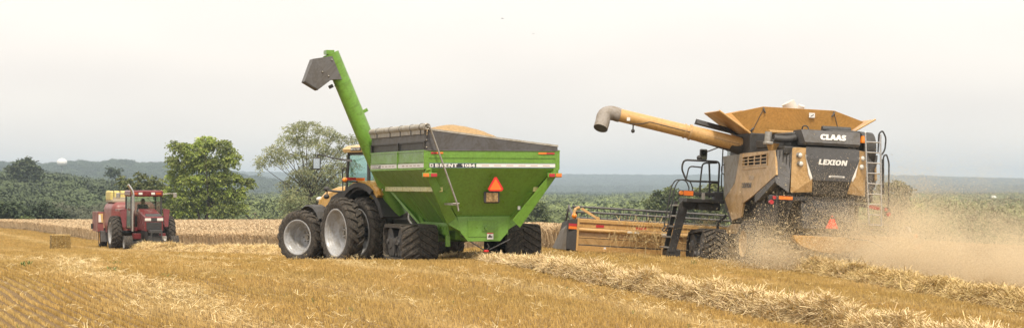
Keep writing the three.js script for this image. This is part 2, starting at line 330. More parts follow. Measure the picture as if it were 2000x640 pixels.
{
  // three tuft shapes: a bunch of cut stems standing in the drill row
  const tuft = () => { const o = []; for (let i = 0; i < 9; i++) { const a = rr(0, TAU), h = rr(0.06, 0.105); blade(o, rr(-0.05, 0.05), -0.02, rr(-0.012, 0.012), gauss() * 0.028, h, gauss() * 0.014, rr(0.005, 0.009), a); } return triSoup(o); };
  const wide = () => { const o = []; for (let i = 0; i < 16; i++) { const a = rr(0, TAU), h = rr(0.08, 0.16); blade(o, rr(-0.14, 0.14), -0.02, rr(-0.05, 0.05), gauss() * 0.03, h, gauss() * 0.03, rr(0.010, 0.018), a); } return triSoup(o); };
  const kinds = [tuft(), tuft(), tuft(), wide(), wide()], lists = kinds.map(() => []);
  const cs = Math.cos(ROW), sn = Math.sin(ROW), c = new THREE.Color();
  const add = (u, v, far) => {
    const x = u * cs - v * sn, d = u * sn + v * cs, z = -d; // u across the rows, v along them
    if (!inView(x, z, 0.06) || d < 27.5 || d > 215 || inWheat(x, z)) return;
    const b = bandAt(u, v), n = fbm2(u * 0.35, v * 0.1, 3), k = rr(0.78, 1.16) * (1 + 0.12 * n);
    const wheel = Math.exp(-((((u % 6.1) + 6.1) % 6.1 - 1.4) ** 2) / 0.06) + Math.exp(-((((u % 6.1) + 6.1) % 6.1 - 3.3) ** 2) / 0.06); // flattened wheel tracks
    const s = rr(0.8, 1.15) * (1 - 0.35 * wheel * smoothstep(noise2(u, v * 0.05), -0.3, 0.3));
    c.setRGB(lerp(0.46, 0.64, b) * k, lerp(0.308, 0.48, b) * k * (1 - 0.03 * n), lerp(0.095, 0.22, b) * k);
    if (rnd() < 0.0015) c.setRGB(0.10, 0.17, 0.04);
    const i = far ? 3 + (rnd() * 2 | 0) : (rnd() * 3 | 0);
    lists[i].push([place(x, ground(x, z), z, far ? 1.0 : 1, ROW + Math.PI / 2 + rr(-0.25, 0.25) + (rnd() < 0.5 ? Math.PI : 0), gauss() * 0.08, gauss() * 0.1, s), c.clone()]);
  };
  for (let u = -7; u < 36; u += 0.21) for (let v = 22; v < 66; v += rr(0.055, 0.095)) { const d = u * sn + v * cs; if (d < 60) add(u + gauss() * 0.006 + 0.05 * noise2(v * 0.12, u * 0.05), v, false); }
  for (let u = -40; u < 60; u += 0.21) for (let v = 30; v < 235; v += rr(0.2, 0.34) * (v > 90 ? 1.6 : 1)) { const d = u * sn + v * cs; if (d >= 59.5) add(u + gauss() * 0.03, v, true); }
  stuff('wheat_stubble', 'stubble_tuft', kinds, matStraw, lists, 'short golden wheat stubble standing in drill rows across the field', 'stubble');
}
{ // loose straw lying on the stubble
  const strand = () => { const o = []; for (let i = 0; i < 4; i++) { const a = rr(0, TAU), L = rr(0.06, 0.17); blade(o, rr(-0.08, 0.08), rr(0, 0.03), rr(-0.08, 0.08), Math.cos(a) * L, rr(-0.02, 0.05), Math.sin(a) * L, rr(0.005, 0.008), a + 1.57);  } return triSoup(o); };
  const kinds = [strand(), strand(), strand()], lists = [[], [], []], c = new THREE.Color(), cs = Math.cos(ROW), sn = Math.sin(ROW);
  for (let i = 0; i < 180000; i++) {
    const d = Math.sqrt(rr(28 * 28, 85 * 85)), t = rr(-0.3, 0.3), x = t * d, z = -d; if (inWheat(x, z)) continue;
    const u = x * cs + d * sn, v = -x * sn + d * cs, b = bandAt(u, v);
    if (rnd() > 0.012 + 0.3 * b * b * b) continue;
    const k = rr(0.75, 1.12); c.setRGB(0.70 * k, 0.57 * k, 0.32 * k);
    lists[i % 3].push([place(x, ground(x, z) + rr(0.05, 0.15), z, rr(0.8, 1.3), rr(0, TAU), gauss() * 0.2, gauss() * 0.2), c.clone()]);
  }
  stuff('loose_straw', 'straw', kinds, matStraw, lists, 'pale loose straw strewn in bands over the stubble', 'straw');
}
{ // windrows: a heaped swath of straw along a line
  const info = [['straw_windrow', 'long pale straw windrow running from the cart to the lower right', rowA, 0.4, 0.26, 42000, [0.70, 0.56, 0.32]], ['straw_windrow', 'dusty straw windrow behind the combine at the right edge', rowB, 0.62, 0.26, 15000, [0.60, 0.46, 0.22]], ['straw_windrow', 'low straw windrow in front of the red tractor', rowC, 0.9, 0.3, 15000, [0.72, 0.57, 0.30]]];
  const bunch = () => { const o = []; for (let i = 0; i < 6; i++) { const a = rr(0, TAU), L = rr(0.08, 0.22), e = gauss() * 0.3; blade(o, rr(-0.06, 0.06), rr(-0.03, 0.03), rr(-0.06, 0.06), Math.cos(a) * L, Math.sin(e) * L, Math.sin(a) * L, rr(0.008, 0.013), rr(0, TAU)); } return triSoup(o); };
  const kinds = [bunch(), bunch(), bunch()];
  for (const [name, label, line, w, h, count, rgb] of info) {
    const cv = rowCurve(line), N = 260, K = 14, pos = [], idx = [];
    const shape = (s, q) => { // s along 0..1, q across -1..1 -> point on the heap
      const p = cv.getPointAt(s), tg = cv.getTangentAt(s), nx = -tg.z, nz = tg.x, L = s * cv.getLength();
      const ww = w * (1 + 0.22 * noise2(L * 0.5, 1 + w) + 0.1 * noise2(L * 1.7, 4)), hh = h * (line === rowA ? lerp(0.28, 1.1, smoothstep(s, 0.26, 0.5)) : 1) * (1 + 0.3 * noise2(L * 0.42, 9 + w) + 0.25 * noise2(L * 1.5, 2));
      const off = 0.12 * noise2(L * 0.35, 6), x = p.x + nx * (q * ww + off), z = p.z + nz * (q * ww + off);
      const lump = noise3(x * 2.3, z * 2.3, 1) * 0.16 + noise3(x * 5, z * 5, 3) * 0.1;
      return V(x, ground(x, z) - 0.03 + hh * Math.pow(Math.max(0, 1 - q * q), 0.7) * (1 + lump * 1.2), z);
    };
    for (let i = 0; i <= N; i++) for (let j = 0; j <= K; j++) { const p = shape(i / N, j / K * 2 - 1); pos.push(p.x, p.y - 0.03, p.z); }
    for (let i = 0; i < N; i++) for (let j = 0; j < K; j++) { const a = i * (K + 1) + j; idx.push(a, a + 1, a + K + 1, a + 1, a + K + 2, a + K + 1); }
    const g = new THREE.BufferGeometry(); g.setAttribute('position', new THREE.Float32BufferAttribute(pos, 3)); g.setIndex(idx); g.computeVertexNormals();
    const root = thing(name, label, 'windrow', [0, 0, 0]); root.position.set(0, 0, 0); root.userData.kind = 'stuff';
    part('straw_heap', clean(g), new THREE.MeshStandardMaterial({ color: lin(rgb[0] * 0.7, rgb[1] * 0.66, rgb[2] * 0.6), roughness: 1 }), root);
    const lists = [[], [], []], c = new THREE.Color();
    for (let i = 0; i < count; i++) {
      const q = clamp(gauss() * 0.45, -1.05, 1.05), p = shape(rnd(), clamp(q, -1, 1)), k = rr(0.7, 1.12);
      if (Math.abs(q) > 1) { p.x += (Math.abs(q) - 1) * Math.sign(q) * w; p.y += 0.1; }
      c.setRGB(rgb[0] * k, rgb[1] * k * rr(0.95, 1.03), rgb[2] * k * rr(0.85, 1.1));
      lists[i % 3].push([place(p.x, p.y + rr(-0.04, 0.05), p.z, rr(0.8, 1.35), rr(0, TAU), gauss() * 0.25, gauss() * 0.25), c.clone()]);
    }
    lists.forEach((l, i) => fill(root, 'straw', kinds[i], matStraw, l));
  }
}
{ // standing wheat
  const clump = (n, spread) => {
    const o = []; for (let i = 0; i < n; i++) {
      const x = gauss() * spread, z = gauss() * spread, h = rr(0.62, 0.84), lx = gauss() * 0.06, lz = gauss() * 0.06, a = rr(0, TAU);
      blade(o, x, 0, z, lx, h, lz, 0.012, a); // stem
      const ex = x + lx, ez = z + lz, bend = rr(0.02, 0.09), dx = Math.cos(a + 1) * bend, dz = Math.sin(a + 1) * bend; // ear
      blade(o, ex, h - 0.02, ez, dx, rr(0.05, 0.1), dz, 0.026, a); blade(o, ex, h - 0.02, ez, dx, rr(0.05, 0.1), dz, 0.026, a + 1.57);
      if (i % 3 === 0) blade(o, x + lx * 0.5, h * 0.5, z, Math.cos(a) * 0.14, -0.06, Math.sin(a) * 0.14, 0.016, a + 1.57); // dry leaf
    } return triSoup(o);
  };
  const kinds = [clump(14, 0.11), clump(14, 0.11), clump(14, 0.12)], lists = [[], [], []], c = new THREE.Color();
  let k = 0;
  for (let i = 0; i < 190000; i++) {
    const t = rr(-0.3, 0.3), dn = wheatNear(t), df = wheatFar(t);
    if (df <= dn) continue;
    const e = rnd(), d = rnd() < 0.3 ? dn + 3 * e * e : lerp(dn, df, Math.sqrt(e)), x = t * d, z = -d;
    if (t > 0.03 && d > 82) continue;
    if (t > 0.03 && rnd() < 0.6) continue;
    const n = fbm2(x * 0.07, z * 0.07, 3), b = rr(0.8, 1.15) * (1 + 0.16 * n);
    c.setRGB(0.62 * b, 0.485 * b, 0.31 * b);
    lists[k++ % 3].push([place(x, ground(x, z), z, rr(0.9, 1.3) * (d > 130 ? 1.25 : 1), rr(0, TAU), gauss() * 0.05, gauss() * 0.05, rr(0.9, 1.06)), c.clone()]);
  }
  stuff('standing_wheat', 'wheat_clump', kinds, matStraw, lists, 'ripe standing wheat of the uncut field behind the machines', 'wheat');
}
{ // a few green weeds in the stubble
  const leafy = []; for (let i = 0; i < 26; i++) { const a = rr(0, TAU); blade(leafy, rr(-0.12, 0.12), 0, rr(-0.12, 0.12), Math.cos(a) * rr(0.05, 0.16), rr(0.1, 0.26), Math.sin(a) * rr(0.05, 0.16), 0.03, a + 1.57); }
  const g = triSoup(leafy), m = M(0.16, 0.21, 0.06, 0.8);
  const spots = [[-12.4, 54.2, 1.2, 'largest green weed tuft in the stubble before the red tractor'], [-10.3, 55.5, 0.8, 'small green weed left of two in the stubble before the bale'], [-11.9, 48, 0.6, 'low green weed in the stubble at the left'], [-7.6, 46.6, 0.7, 'green weed tuft in the stubble left of the cart tractor'], [-9.4, 50.1, 1.0, 'broad green weed tuft in mid stubble'], [-13.2, 60, 0.7, 'green weed sprig on the stubble crest under the bale'], [-5.8, 47, 0.5, 'tiny green weed in the near stubble']];
  for (const [x, d, s, label] of spots) { const w = new THREE.Mesh(g, m); w.name = numbered('weed'); w.position.set(x, ground(x, -d), -d); w.scale.set(s * 0.75, s * 0.5, s * 0.75); w.rotation.y = rr(0, 6); w.castShadow = true; scene.add(w); tag(w, label, 'weed', 'green weeds in the stubble'); }
}
// ---------------------------------------------------------------- trees
function limb(out, a, b, ra, rb, seg = 6, bend = 0.12) { // bent tapering limb
  a = asV(a); b = asV(b); const L = a.distanceTo(b), n = Math.max(2, Math.min(6, Math.round(L / 0.5)));
  const off = V(gauss(), gauss() * 0.5, gauss()).multiplyScalar(L * bend); let p = a.clone();
  for (let i = 1; i <= n; i++) { const t = i / n, q = a.clone().lerp(b, t).addScaledVector(off, Math.sin(Math.PI * t) * 0.6); out.push(cyl(p, q, lerp(ra, rb, (i - 1) / n), lerp(ra, rb, t), seg, true)); p = q; }
}
const barkTex = makeTex(128, (u, v) => { const k = 0.75 + 0.4 * tile(u * 1, v, 5, 3); return [k, k, k]; }, 1);
const matBark = M(0.10, 0.075, 0.055, 0.95, 0, { map: barkTex });
function leafSoup(list) { // list of [x,y,z, size, colour]
  const n = list.length, p = new Float32Array(n * 18), c = new Float32Array(n * 18); let o = 0;
  const a = V(0, 0, 0), u = V(0, 0, 0), w = V(0, 0, 0);
  for (const [x, y, z, s, col, dir, nrm] of list) {
    u.set(gauss(), gauss() * 0.6 - 0.25, gauss()); if (dir) u.addScaledVector(dir, 1.6); u.normalize(); w.set(gauss(), gauss(), gauss()).cross(u).normalize();
    if (nrm) { a.set(nrm.x + gauss() * 0.38, nrm.y + gauss() * 0.38, nrm.z + gauss() * 0.38).normalize(); u.set(gauss(), gauss(), gauss()).cross(a).normalize(); w.copy(a).cross(u); }
    const A = [x, y, z], T = [x + u.x * s, y + u.y * s, z + u.z * s], m = 0.45, k = s * 0.32;
    const L = [x + u.x * s * m + w.x * k, y + u.y * s * m + w.y * k, z + u.z * s * m + w.z * k], R = [x + u.x * s * m - w.x * k, y + u.y * s * m - w.y * k, z + u.z * s * m - w.z * k];
    for (const v of [A, L, T, A, T, R]) { p[o] = v[0]; p[o + 1] = v[1]; p[o + 2] = v[2]; c[o] = col[0]; c[o + 1] = col[1]; c[o + 2] = col[2]; o += 3; }
  }
  const g = new THREE.BufferGeometry(); g.setAttribute('position', new THREE.BufferAttribute(p, 3)); g.setAttribute('color', new THREE.BufferAttribute(c, 3)); g.computeVertexNormals();
  g.setAttribute('uv', new THREE.BufferAttribute(new Float32Array(n * 12), 2));
  return g;
}
const leafMat = new THREE.MeshPhysicalMaterial({ color: 0xffffff, vertexColors: true, roughness: 0.75, transmission: 0.4, thickness: 0, side: THREE.DoubleSide });
const leafMatPlain = new THREE.MeshStandardMaterial({ color: 0xffffff, vertexColors: true, roughness: 0.85, side: THREE.DoubleSide });
// blobs: [x, y, z, radius x, radius y] of the crown's clumps; leaves hang on sprays spread through each clump
function tree(name, label, x, d, blobs, trunkTo, { rgb = [0.06, 0.11, 0.03], vary = 0.3, leaf = 0.24, density = 70, spray = 16, droop = 0.15, trunk = 0.18, forks = 1, group, plain = false, sprayLen = 0.7, dir = 0 } = {}) {
  const z = -d, root = thing(name, label, 'tree', [x, ground(x, z) - 0.1, z], 0, group);
  const wood = [], leaves = [];
  const fork = [];
  for (let f = 0; f < forks; f++) { const a = f / forks * TAU + 0.6, tx = trunkTo[0] + (forks > 1 ? Math.cos(a) * 0.8 : 0), ty = trunkTo[1] * rr(0.9, 1.1), tz = (forks > 1 ? Math.sin(a) * 0.8 : 0); limb(wood, [forks > 1 ? Math.cos(a) * 0.25 : 0, -0.2, forks > 1 ? Math.sin(a) * 0.25 : 0], [tx, ty, tz], trunk * (forks > 1 ? 0.7 : 1), trunk * 0.55, 8, 0.06); fork.push(V(tx, ty, tz)); }
  for (const [bx0, by, bz, rx, ry] of blobs) {
    const c = V(bx0, by, bz), from = fork.reduce((m, f) => (f.distanceTo(c) < m.distanceTo(c) ? f : m), fork[0]).clone().lerp(V(trunkTo[0] * 0.5, by * 0.5, 0), rr(0, 0.35));
    limb(wood, from, c, trunk * 0.26, trunk * 0.08, 6, 0.1);
    const tone = 1 + vary * (rnd() - 0.5) * 1.3, n = Math.round(density * rx * ry);
    for (let i = 0; i < n; i++) {
      let p; do p = V(rr(-1, 1), rr(-1, 1), rr(-1, 1)); while (p.lengthSq() > 1); // spread through the clump, denser outside
      p.multiplyScalar(Math.pow(p.length(), -0.35)); if (p.length() > 1.12) p.setLength(1.12);
      const start = V(c.x + p.x * rx, c.y + p.y * ry, c.z + p.z * rx);
      const out = start.clone().sub(c).setY((start.y - c.y) * 0.5 - droop).normalize();
      if (i % 5 === 0) limb(wood, c.clone().lerp(start, rr(0, 0.3)), start, trunk * 0.07, 0.008, 3, 0.1);
      const L = sprayLen * rr(0.6, 1.2), k = tone * rr(1 - vary, 1 + vary);
      for (let j = 0; j < spray; j++) {
        const t = rr(-0.2, 1), q = start.clone().addScaledVector(out, L * t), b = k * rr(0.85, 1.15);
        q.y -= droop * t * t * 0.6;
        leaves.push([q.x + gauss() * 0.09, q.y + gauss() * 0.06, q.z + gauss() * 0.09, leaf * rr(0.7, 1.2), [rgb[0] * b * rr(0.9, 1.15), rgb[1] * b, rgb[2] * b], dir ? out : null]);
      }
    }
  }
  part('trunk', wood, matBark, root);
  const cr = new THREE.Mesh(leafSoup(leaves), plain ? leafMatPlain : leafMat); cr.name = 'crown'; cr.castShadow = cr.receiveShadow = true; root.add(cr);
  return root;
}
// turn a picture-plane sketch of crown clumps (px offsets at scale px/m) into clumps with depth
const sketch = (list, cx, base, scale) => list.map(([px, py, rx, ry]) => [(px - cx) / scale, (base - py) / scale, rr(-0.9, 0.9), rx / scale * 0.88, (ry ?? rx * 0.75) / scale * 0.82]);
{
  const D = 228, S = 4160 / D;
  const gy = (x, d) => 360 + (2.08 - ground(x, -d)) * 4160 / d; // pixel row of the ground there (for the crown's sizes)
  let x = (398 - 1000) / S, base = gy(x, D);
  const blobsA = sketch([[350, 285, 16, 11], [382, 292, 20, 13], [402, 274, 14, 10], [428, 280, 16, 10], [444, 292, 12, 8], [352, 312, 18, 12], [392, 318, 24, 14], [432, 315, 22, 13], [456, 306, 10, 8], [346, 340, 17, 13], [372, 350, 20, 14], [420, 348, 22, 14], [450, 345, 18, 11], [474, 352, 13, 8], [484, 350, 8, 5], [340, 372, 16, 14], [366, 386, 20, 16], [405, 375, 20, 15], [436, 380, 20, 14], [460, 372, 16, 10], [338, 402, 14, 13], [360, 412, 18, 12], [440, 408, 20, 13], [462, 404, 12, 10], [395, 400, 16, 10]], 398, base, S);
  tree('field_tree', 'full green tree with layered feathery leaves beside the red tractor', x, D, blobsA, [-0.1, 3.0], { rgb: [0.27, 0.34, 0.06], vary: 0.48, leaf: 0.24, density: 190, spray: 20, forks: 3, trunk: 0.24, sprayLen: 0.8, dir: 1 });
  x = (604 - 1000) / S; base = gy(x, D);
  const blobsB = sketch([[575, 250, 18, 10], [602, 243, 20, 10], [632, 256, 17, 10], [560, 272, 16, 10], [592, 272, 18, 12], [622, 280, 18, 11], [655, 265, 15, 9], [682, 268, 13, 8], [540, 290, 16, 9], [518, 306, 14, 8], [507, 318, 8, 9], [548, 312, 12, 8], [572, 300, 18, 10], [668, 290, 15, 9], [645, 300, 16, 11], [612, 305, 14, 9], [590, 335, 16, 10], [628, 330, 18, 12], [658, 325, 18, 12], [610, 360, 18, 13], [580, 378, 18, 14], [640, 355, 18, 14], [672, 350, 14, 12], [565, 405, 14, 14], [590, 412, 18, 12], [560, 385, 8, 9], [690, 290, 10, 7], [575, 350, 14, 10], [655, 385, 18, 14], [620, 395, 20, 14], [635, 415, 22, 12], [600, 322, 12, 9], [552, 296, 10, 6], [570, 420, 18, 10], [650, 405, 20, 14], [672, 380, 16, 14], [605, 340, 16, 12], [560, 360, 12, 10], [685, 320, 14, 11]], 604, base, S).map((b) => [b[0], b[1], b[2], b[3] * 1.22, b[4] * 1.25]);
  tree('field_tree', 'tall airy grey green tree with open branches behind the orange tractor', x, D, blobsB, [0.1, 4.2], { rgb: [0.32, 0.35, 0.17], vary: 0.25, leaf: 0.165, density: 105, spray: 18, trunk: 0.24, droop: 0.25, sprayLen: 0.75 });
  const near = (name, label, cx, d, list, o = {}, group) => { const s = 4160 / d, X = (cx - 1000) / s; const b = sketch(list, cx, gy(X, d), s); const top = Math.max(...b.map((q) => q[1])); tree(name, label, X, d, b, [0, top * 0.35], { density: 1100 / (s * s) * 40, spray: 14, leaf: 5.5 / s, trunk: 3 / s, sprayLen: 12 / s, ...o, group }); };
  near('bushy_tree', 'dark bushy tree at the wheat edge in the far left corner', 45, 236, [[20, 405, 22, 16], [5, 420, 18, 14], [50, 415, 20, 14], [-20, 400, 24, 20]], { rgb: [0.055, 0.08, 0.038], plain: true });
  near('bushy_tree', 'dark rounded tree at the wheat edge left of the bale', 90, 232, [[80, 405, 18, 12], [100, 412, 18, 12], [118, 420, 12, 9], [60, 415, 14, 10], [92, 398, 12, 7]], { rgb: [0.05, 0.075, 0.038], plain: true });
  near('low_shrub', 'low yellow green shrub in front of the dark trees at left', 54, 226, [[46, 424, 12, 5], [60, 425, 9, 4]], { rgb: [0.085, 0.115, 0.035], plain: true });
  near('ridge_tree', 'big round tree rising above the woods at left', 45, 560, [[30, 328, 14, 9], [46, 317, 14, 9], [60, 326, 14, 9], [40, 338, 18, 10], [64, 340, 14, 8]], { rgb: [0.07, 0.095, 0.042], density: 60, leaf: 0.6, plain: true });
  near('ridge_tree', 'small paired tree poking above the woods left of the green tree', 220, 600, [[214, 334, 6, 7], [226, 335, 6, 6]], { rgb: [0.05, 0.075, 0.035], density: 60, leaf: 0.6, plain: true });
  near('conifer_like_tree', 'upright tree with pointed sprays behind the baler', 258, 240, [[246, 352, 8, 9], [258, 365, 12, 10], [272, 346, 6, 9], [262, 385, 20, 12], [240, 380, 14, 10], [255, 405, 24, 14], [276, 362, 8, 9]], { rgb: [0.12, 0.145, 0.045], dir: 1, plain: true });
  near('conifer_like_tree', 'upright tree with pointed sprays behind the red tractor cab', 300, 242, [[292, 358, 9, 9], [305, 350, 7, 8], [312, 362, 8, 8], [298, 378, 16, 10], [318, 385, 14, 12], [300, 405, 22, 14], [322, 408, 14, 12]], { rgb: [0.12, 0.145, 0.045], dir: 1, plain: true });
  near('bare_shrub', 'dry reddish shrub at the wheat edge between the two tall trees', 492, 226, [[484, 420, 8, 7], [498, 418, 9, 8], [506, 424, 8, 5]], { rgb: [0.26, 0.19, 0.13], density: 14, leaf: 0.14, plain: true });
  near('valley_tree', 'bright green tree in the valley seen between cart and header', 1045, 250, [[1040, 410, 14, 10], [1052, 398, 10, 7], [1036, 430, 16, 12], [1060, 420, 10, 10], [1050, 440, 16, 10]], { rgb: [0.12, 0.16, 0.045] });
  near('valley_tree', 'bright green tree beside the combine ladder', 1300, 262, [[1272, 392, 10, 9], [1290, 380, 14, 9], [1310, 372, 12, 8], [1330, 385, 16, 10], [1285, 405, 18, 12], [1315, 400, 18, 12], [1350, 395, 16, 12], [1300, 425, 26, 14], [1340, 420, 24, 14]], { rgb: [0.13, 0.17, 0.045] });
  near('valley_tree', 'green tree seen through the combine platform railing', 1388, 266, [[1370, 372, 12, 8], [1392, 364, 14, 9], [1410, 375, 12, 10], [1380, 392, 18, 12], [1405, 400, 18, 12], [1390, 420, 24, 14]], { rgb: [0.15, 0.175, 0.04] });
  near('valley_tree', 'dusty tree to the right of the combine ladder', 1745, 258, [[1730, 362, 10, 9], [1748, 358, 13, 8], [1765, 368, 11, 9], [1738, 385, 16, 12], [1760, 392, 15, 12], [1745, 415, 22, 14]], { rgb: [0.13, 0.15, 0.06] });
}
{ // the woods: crowns packed over the valley floor and the hills, one mass
  const crown = (n, s) => { const l = [], o = rr(0, 50); // a rounded, lumpy canopy dome of leaf clumps
    for (let i = 0; i < n; i++) { const p = V(gauss(), gauss(), gauss()).normalize(); if (p.y < -0.35) p.y *= -1; const k = (1 + 0.2 * noise3(p.x * 1.9 + o, p.y * 1.9, p.z * 1.9) + 0.1 * noise3(p.x * 4.5, p.y * 4.5 + o, p.z * 4.5)) * rr(0.9, 1.03), t = rr(0.88, 1.12); l.push([p.x * k * 0.52, 0.52 + p.y * k * 0.44, p.z * k * 0.52, s * rr(0.7, 1.3), [t, t, t], null, p.clone()]); }
    return leafSoup(l); };
  const kinds = [crown(3000, 0.045), crown(3000, 0.05), crown(3000, 0.045)], lists = [[], [], []], c = new THREE.Color(); let k = 0;
  const put = (x, d, h, rgb, w) => { const z = -d; lists[k++ % 3].push([new THREE.Matrix4().compose(V(x, ground(x, z) - h * 0.1, z), new THREE.Quaternion().setFromEuler(new THREE.Euler(0, rr(0, TAU), 0)), V(w, h, w)), c.setRGB(...rgb).clone()]); };
  for (let i = 0; i < 13000; i++) { // valley woods
    const d = Math.pow(rnd(), 0.62) * 1250 + 262, t = rr(-0.33, 0.33), x = t * d;
    const left = smoothstep(-t, 0.1, 0.2), n = fbm2(x * 0.01, d * 0.01, 3), b = rr(0.75, 1.3) * (1 + 0.5 * n);
    if ((d < 300 && t < -0.05) || (d < 420 && t < -0.1)) continue;
    const h = rr(10, 17) * (d < 340 ? 0.62 : 1) * (t > 0 ? 1.02 : 1);
    put(x, d, h, [lerp(0.14, 0.07, left) * b, lerp(0.175, 0.095, left) * b, lerp(0.062, 0.04, left) * b], h * rr(0.7, 1.05) * lerp(1, 1.25, smoothstep(d, 380, 700)));
  }
  for (let i = 0; i < 340; i++) { // grey green willows behind the wheat at left
    const d = rr(300, 345), t = rr(-0.222, -0.175), x = t * d, b = rr(0.8, 1.2), h = rr(7, 9.5); put(x, d, h, [0.13 * b, 0.145 * b, 0.095 * b], h * rr(0.4, 0.55));
  }
  for (let i = 0; i < 22000; i++) { // wooded hills
    const d = Math.sqrt(rr(1500 * 1500, 6300 * 6300)), t = rr(-0.33, 0.33), x = t * d, n = fbm2(x * 0.003, d * 0.003, 3), b = rr(0.7, 1.3) * (1 + 0.4 * n), s = d > 3600 ? 1.6 : 1.15, h = rr(9, 15) * s;
    put(x, d, h, [0.06 * b, 0.085 * b, 0.045 * b], h * rr(0.9, 1.4));
  }
  const woodMat = new THREE.MeshStandardMaterial({ color: 0xffffff, vertexColors: true, roughness: 0.9, side: THREE.DoubleSide });
  stuff('woodland', 'tree_crown', kinds, woodMat, lists, 'green woods filling the valley and covering the far hills', 'woods');
}
// ---------------------------------------------------------------- wheels and tracks (shared builders)
function tyreGeo(R, W, rimR, { lugs = 20, depth = 0.05, angle = 0.9, ribs = 0, round = 0.16 } = {}) { // about the x axis, centred, forward -z
  const h = W / 2, out = [], Rb = R - depth;
  const prof = [[rimR, -h * 0.78], [rimR + 0.03, -h * 0.9], [rimR + (Rb - rimR) * 0.45, -h * 1.0], [Rb - round * 0.6, -h * 0.97], [Rb - 0.02, -h * 0.8], [Rb, -h * 0.45], [Rb, h * 0.45], [Rb - 0.02, h * 0.8], [Rb - round * 0.6, h * 0.97], [rimR + (Rb - rimR) * 0.45, h * 1.0], [rimR + 0.03, h * 0.9], [rimR, h * 0.78]];
  out.push(latheX(prof, 0, 0, 0, 48));
  if (ribs) for (let i = 0; i < ribs; i++) { const x = lerp(-h * 0.78, h * 0.78, i / (ribs - 1)), w = W * 0.62 / ribs; out.push(latheX([[Rb - 0.01, x - w / 2], [R, x - w / 2 + 0.006], [R, x + w / 2 - 0.006], [Rb - 0.01, x + w / 2]], 0, 0, 0, 40)); }
  const at = (a, x, r) => V(x, Math.cos(a) * r, Math.sin(a) * r);
  if (lugs) for (let i = 0; i < lugs; i++) for (const s of [-1, 1]) {
    const a0 = (i + (s > 0 ? 0.5 : 0)) / lugs * TAU, sweep = angle * W / (2 * R), t0 = 0.2 * TAU / lugs, t1 = 0.26 * TAU / lugs;
    const k = 3, xs = [-0.06 * h * s, 0.4 * h * s, 0.8 * h * s, 1.0 * h * s], rs = [R, R, R - 0.025, R - round * 0.75];
    for (let j = 0; j < k; j++) {
      const A = a0 - sweep * (j / k), B = a0 - sweep * ((j + 1) / k), ta = lerp(t0, t1, j / k), tb = lerp(t0, t1, (j + 1) / k), pts = [];
      for (const [a, x, r, t] of [[A, xs[j], rs[j], ta], [B, xs[j + 1], rs[j + 1], tb]]) pts.push(at(a - t, x, r - depth - 0.06), at(a + t, x, r - depth - 0.06), at(a - t * 0.8, x, r), at(a + t * 0.8, x, r));
      out.push(hull(pts));
    }
  }
  return out;
}
// wheel: a part group with tyre, rim and hub under it; side = -1 outer face to the left, 1 to the right
function wheel(parent, name, x, y, z, R, W, rimR, side, { rimMat = mat.rim, steer = 0, dish = 0.12, deep = false, tyre = {}, hubR = 0.18, bolts = 8, label } = {}) {
  const g = partGroup(name, parent, label); g.position.set(x, y, z); g.rotation.y = steer;
  part('tyre', tyreGeo(R, W, rimR, tyre), mat.rubber, g);
  const h = W / 2 * 0.9, s = side, P = [];
  // rim: flange, stepped barrel and disc
  const prof = deep ? [[rimR + 0.02, h], [rimR - 0.02, h + 0.012], [rimR - 0.045, h - 0.03], [rimR - 0.07, h * 0.55], [rimR - 0.12, h * 0.45], [rimR - 0.15, -h * 0.6], [rimR - 0.19, -h * 0.7], [rimR * 0.5, -h * 1.3], [rimR * 0.46, -h * 1.8], [0.02, -h * 1.8]]
    : [[rimR + 0.02, h], [rimR - 0.02, h + 0.012], [rimR - 0.045, h - 0.02], [rimR - 0.05, h * 0.7], [rimR - 0.085, h * 0.62], [rimR - 0.09, h * 0.4], [rimR - 0.13, h * 0.3], [rimR - 0.14, h * 0.05], [rimR * 0.62, h * 0.05 - dish * 0.6], [rimR * 0.42, h * 0.05 - dish * 0.35], [rimR * 0.36, h * 0.05 - dish * 0.9], [0.02, h * 0.05 - dish * 0.9]];
  P.push(latheX(prof, 0, 0, 0, 40, s)); P.push(latheX([[rimR - 0.1, -h], [rimR + 0.01, -h], [rimR - 0.04, h * 0.2]], 0, 0, 0, 32, s));
  part('rim', P, rimMat, g);
  const hx = deep ? -h * 1.8 : h * 0.05 - dish * 0.9, H = [cyl([s * hx, 0, 0], [s * (hx + 0.05), 0, 0], hubR, hubR * 0.8, 16), cyl([s * hx, 0, 0], [s * (hx + 0.1), 0, 0], hubR * 0.5, hubR * 0.4, 12)];
  for (let i = 0; i < bolts; i++) { const a = i / bolts * TAU; H.push(cyl([s * hx, Math.cos(a) * hubR * 1.25, Math.sin(a) * hubR * 1.25], [s * (hx + 0.05), Math.cos(a) * hubR * 1.25, Math.sin(a) * hubR * 1.25], 0.022, 0.018, 6)); }
  part('hub', H, mat.steel, g);
  return g;
}
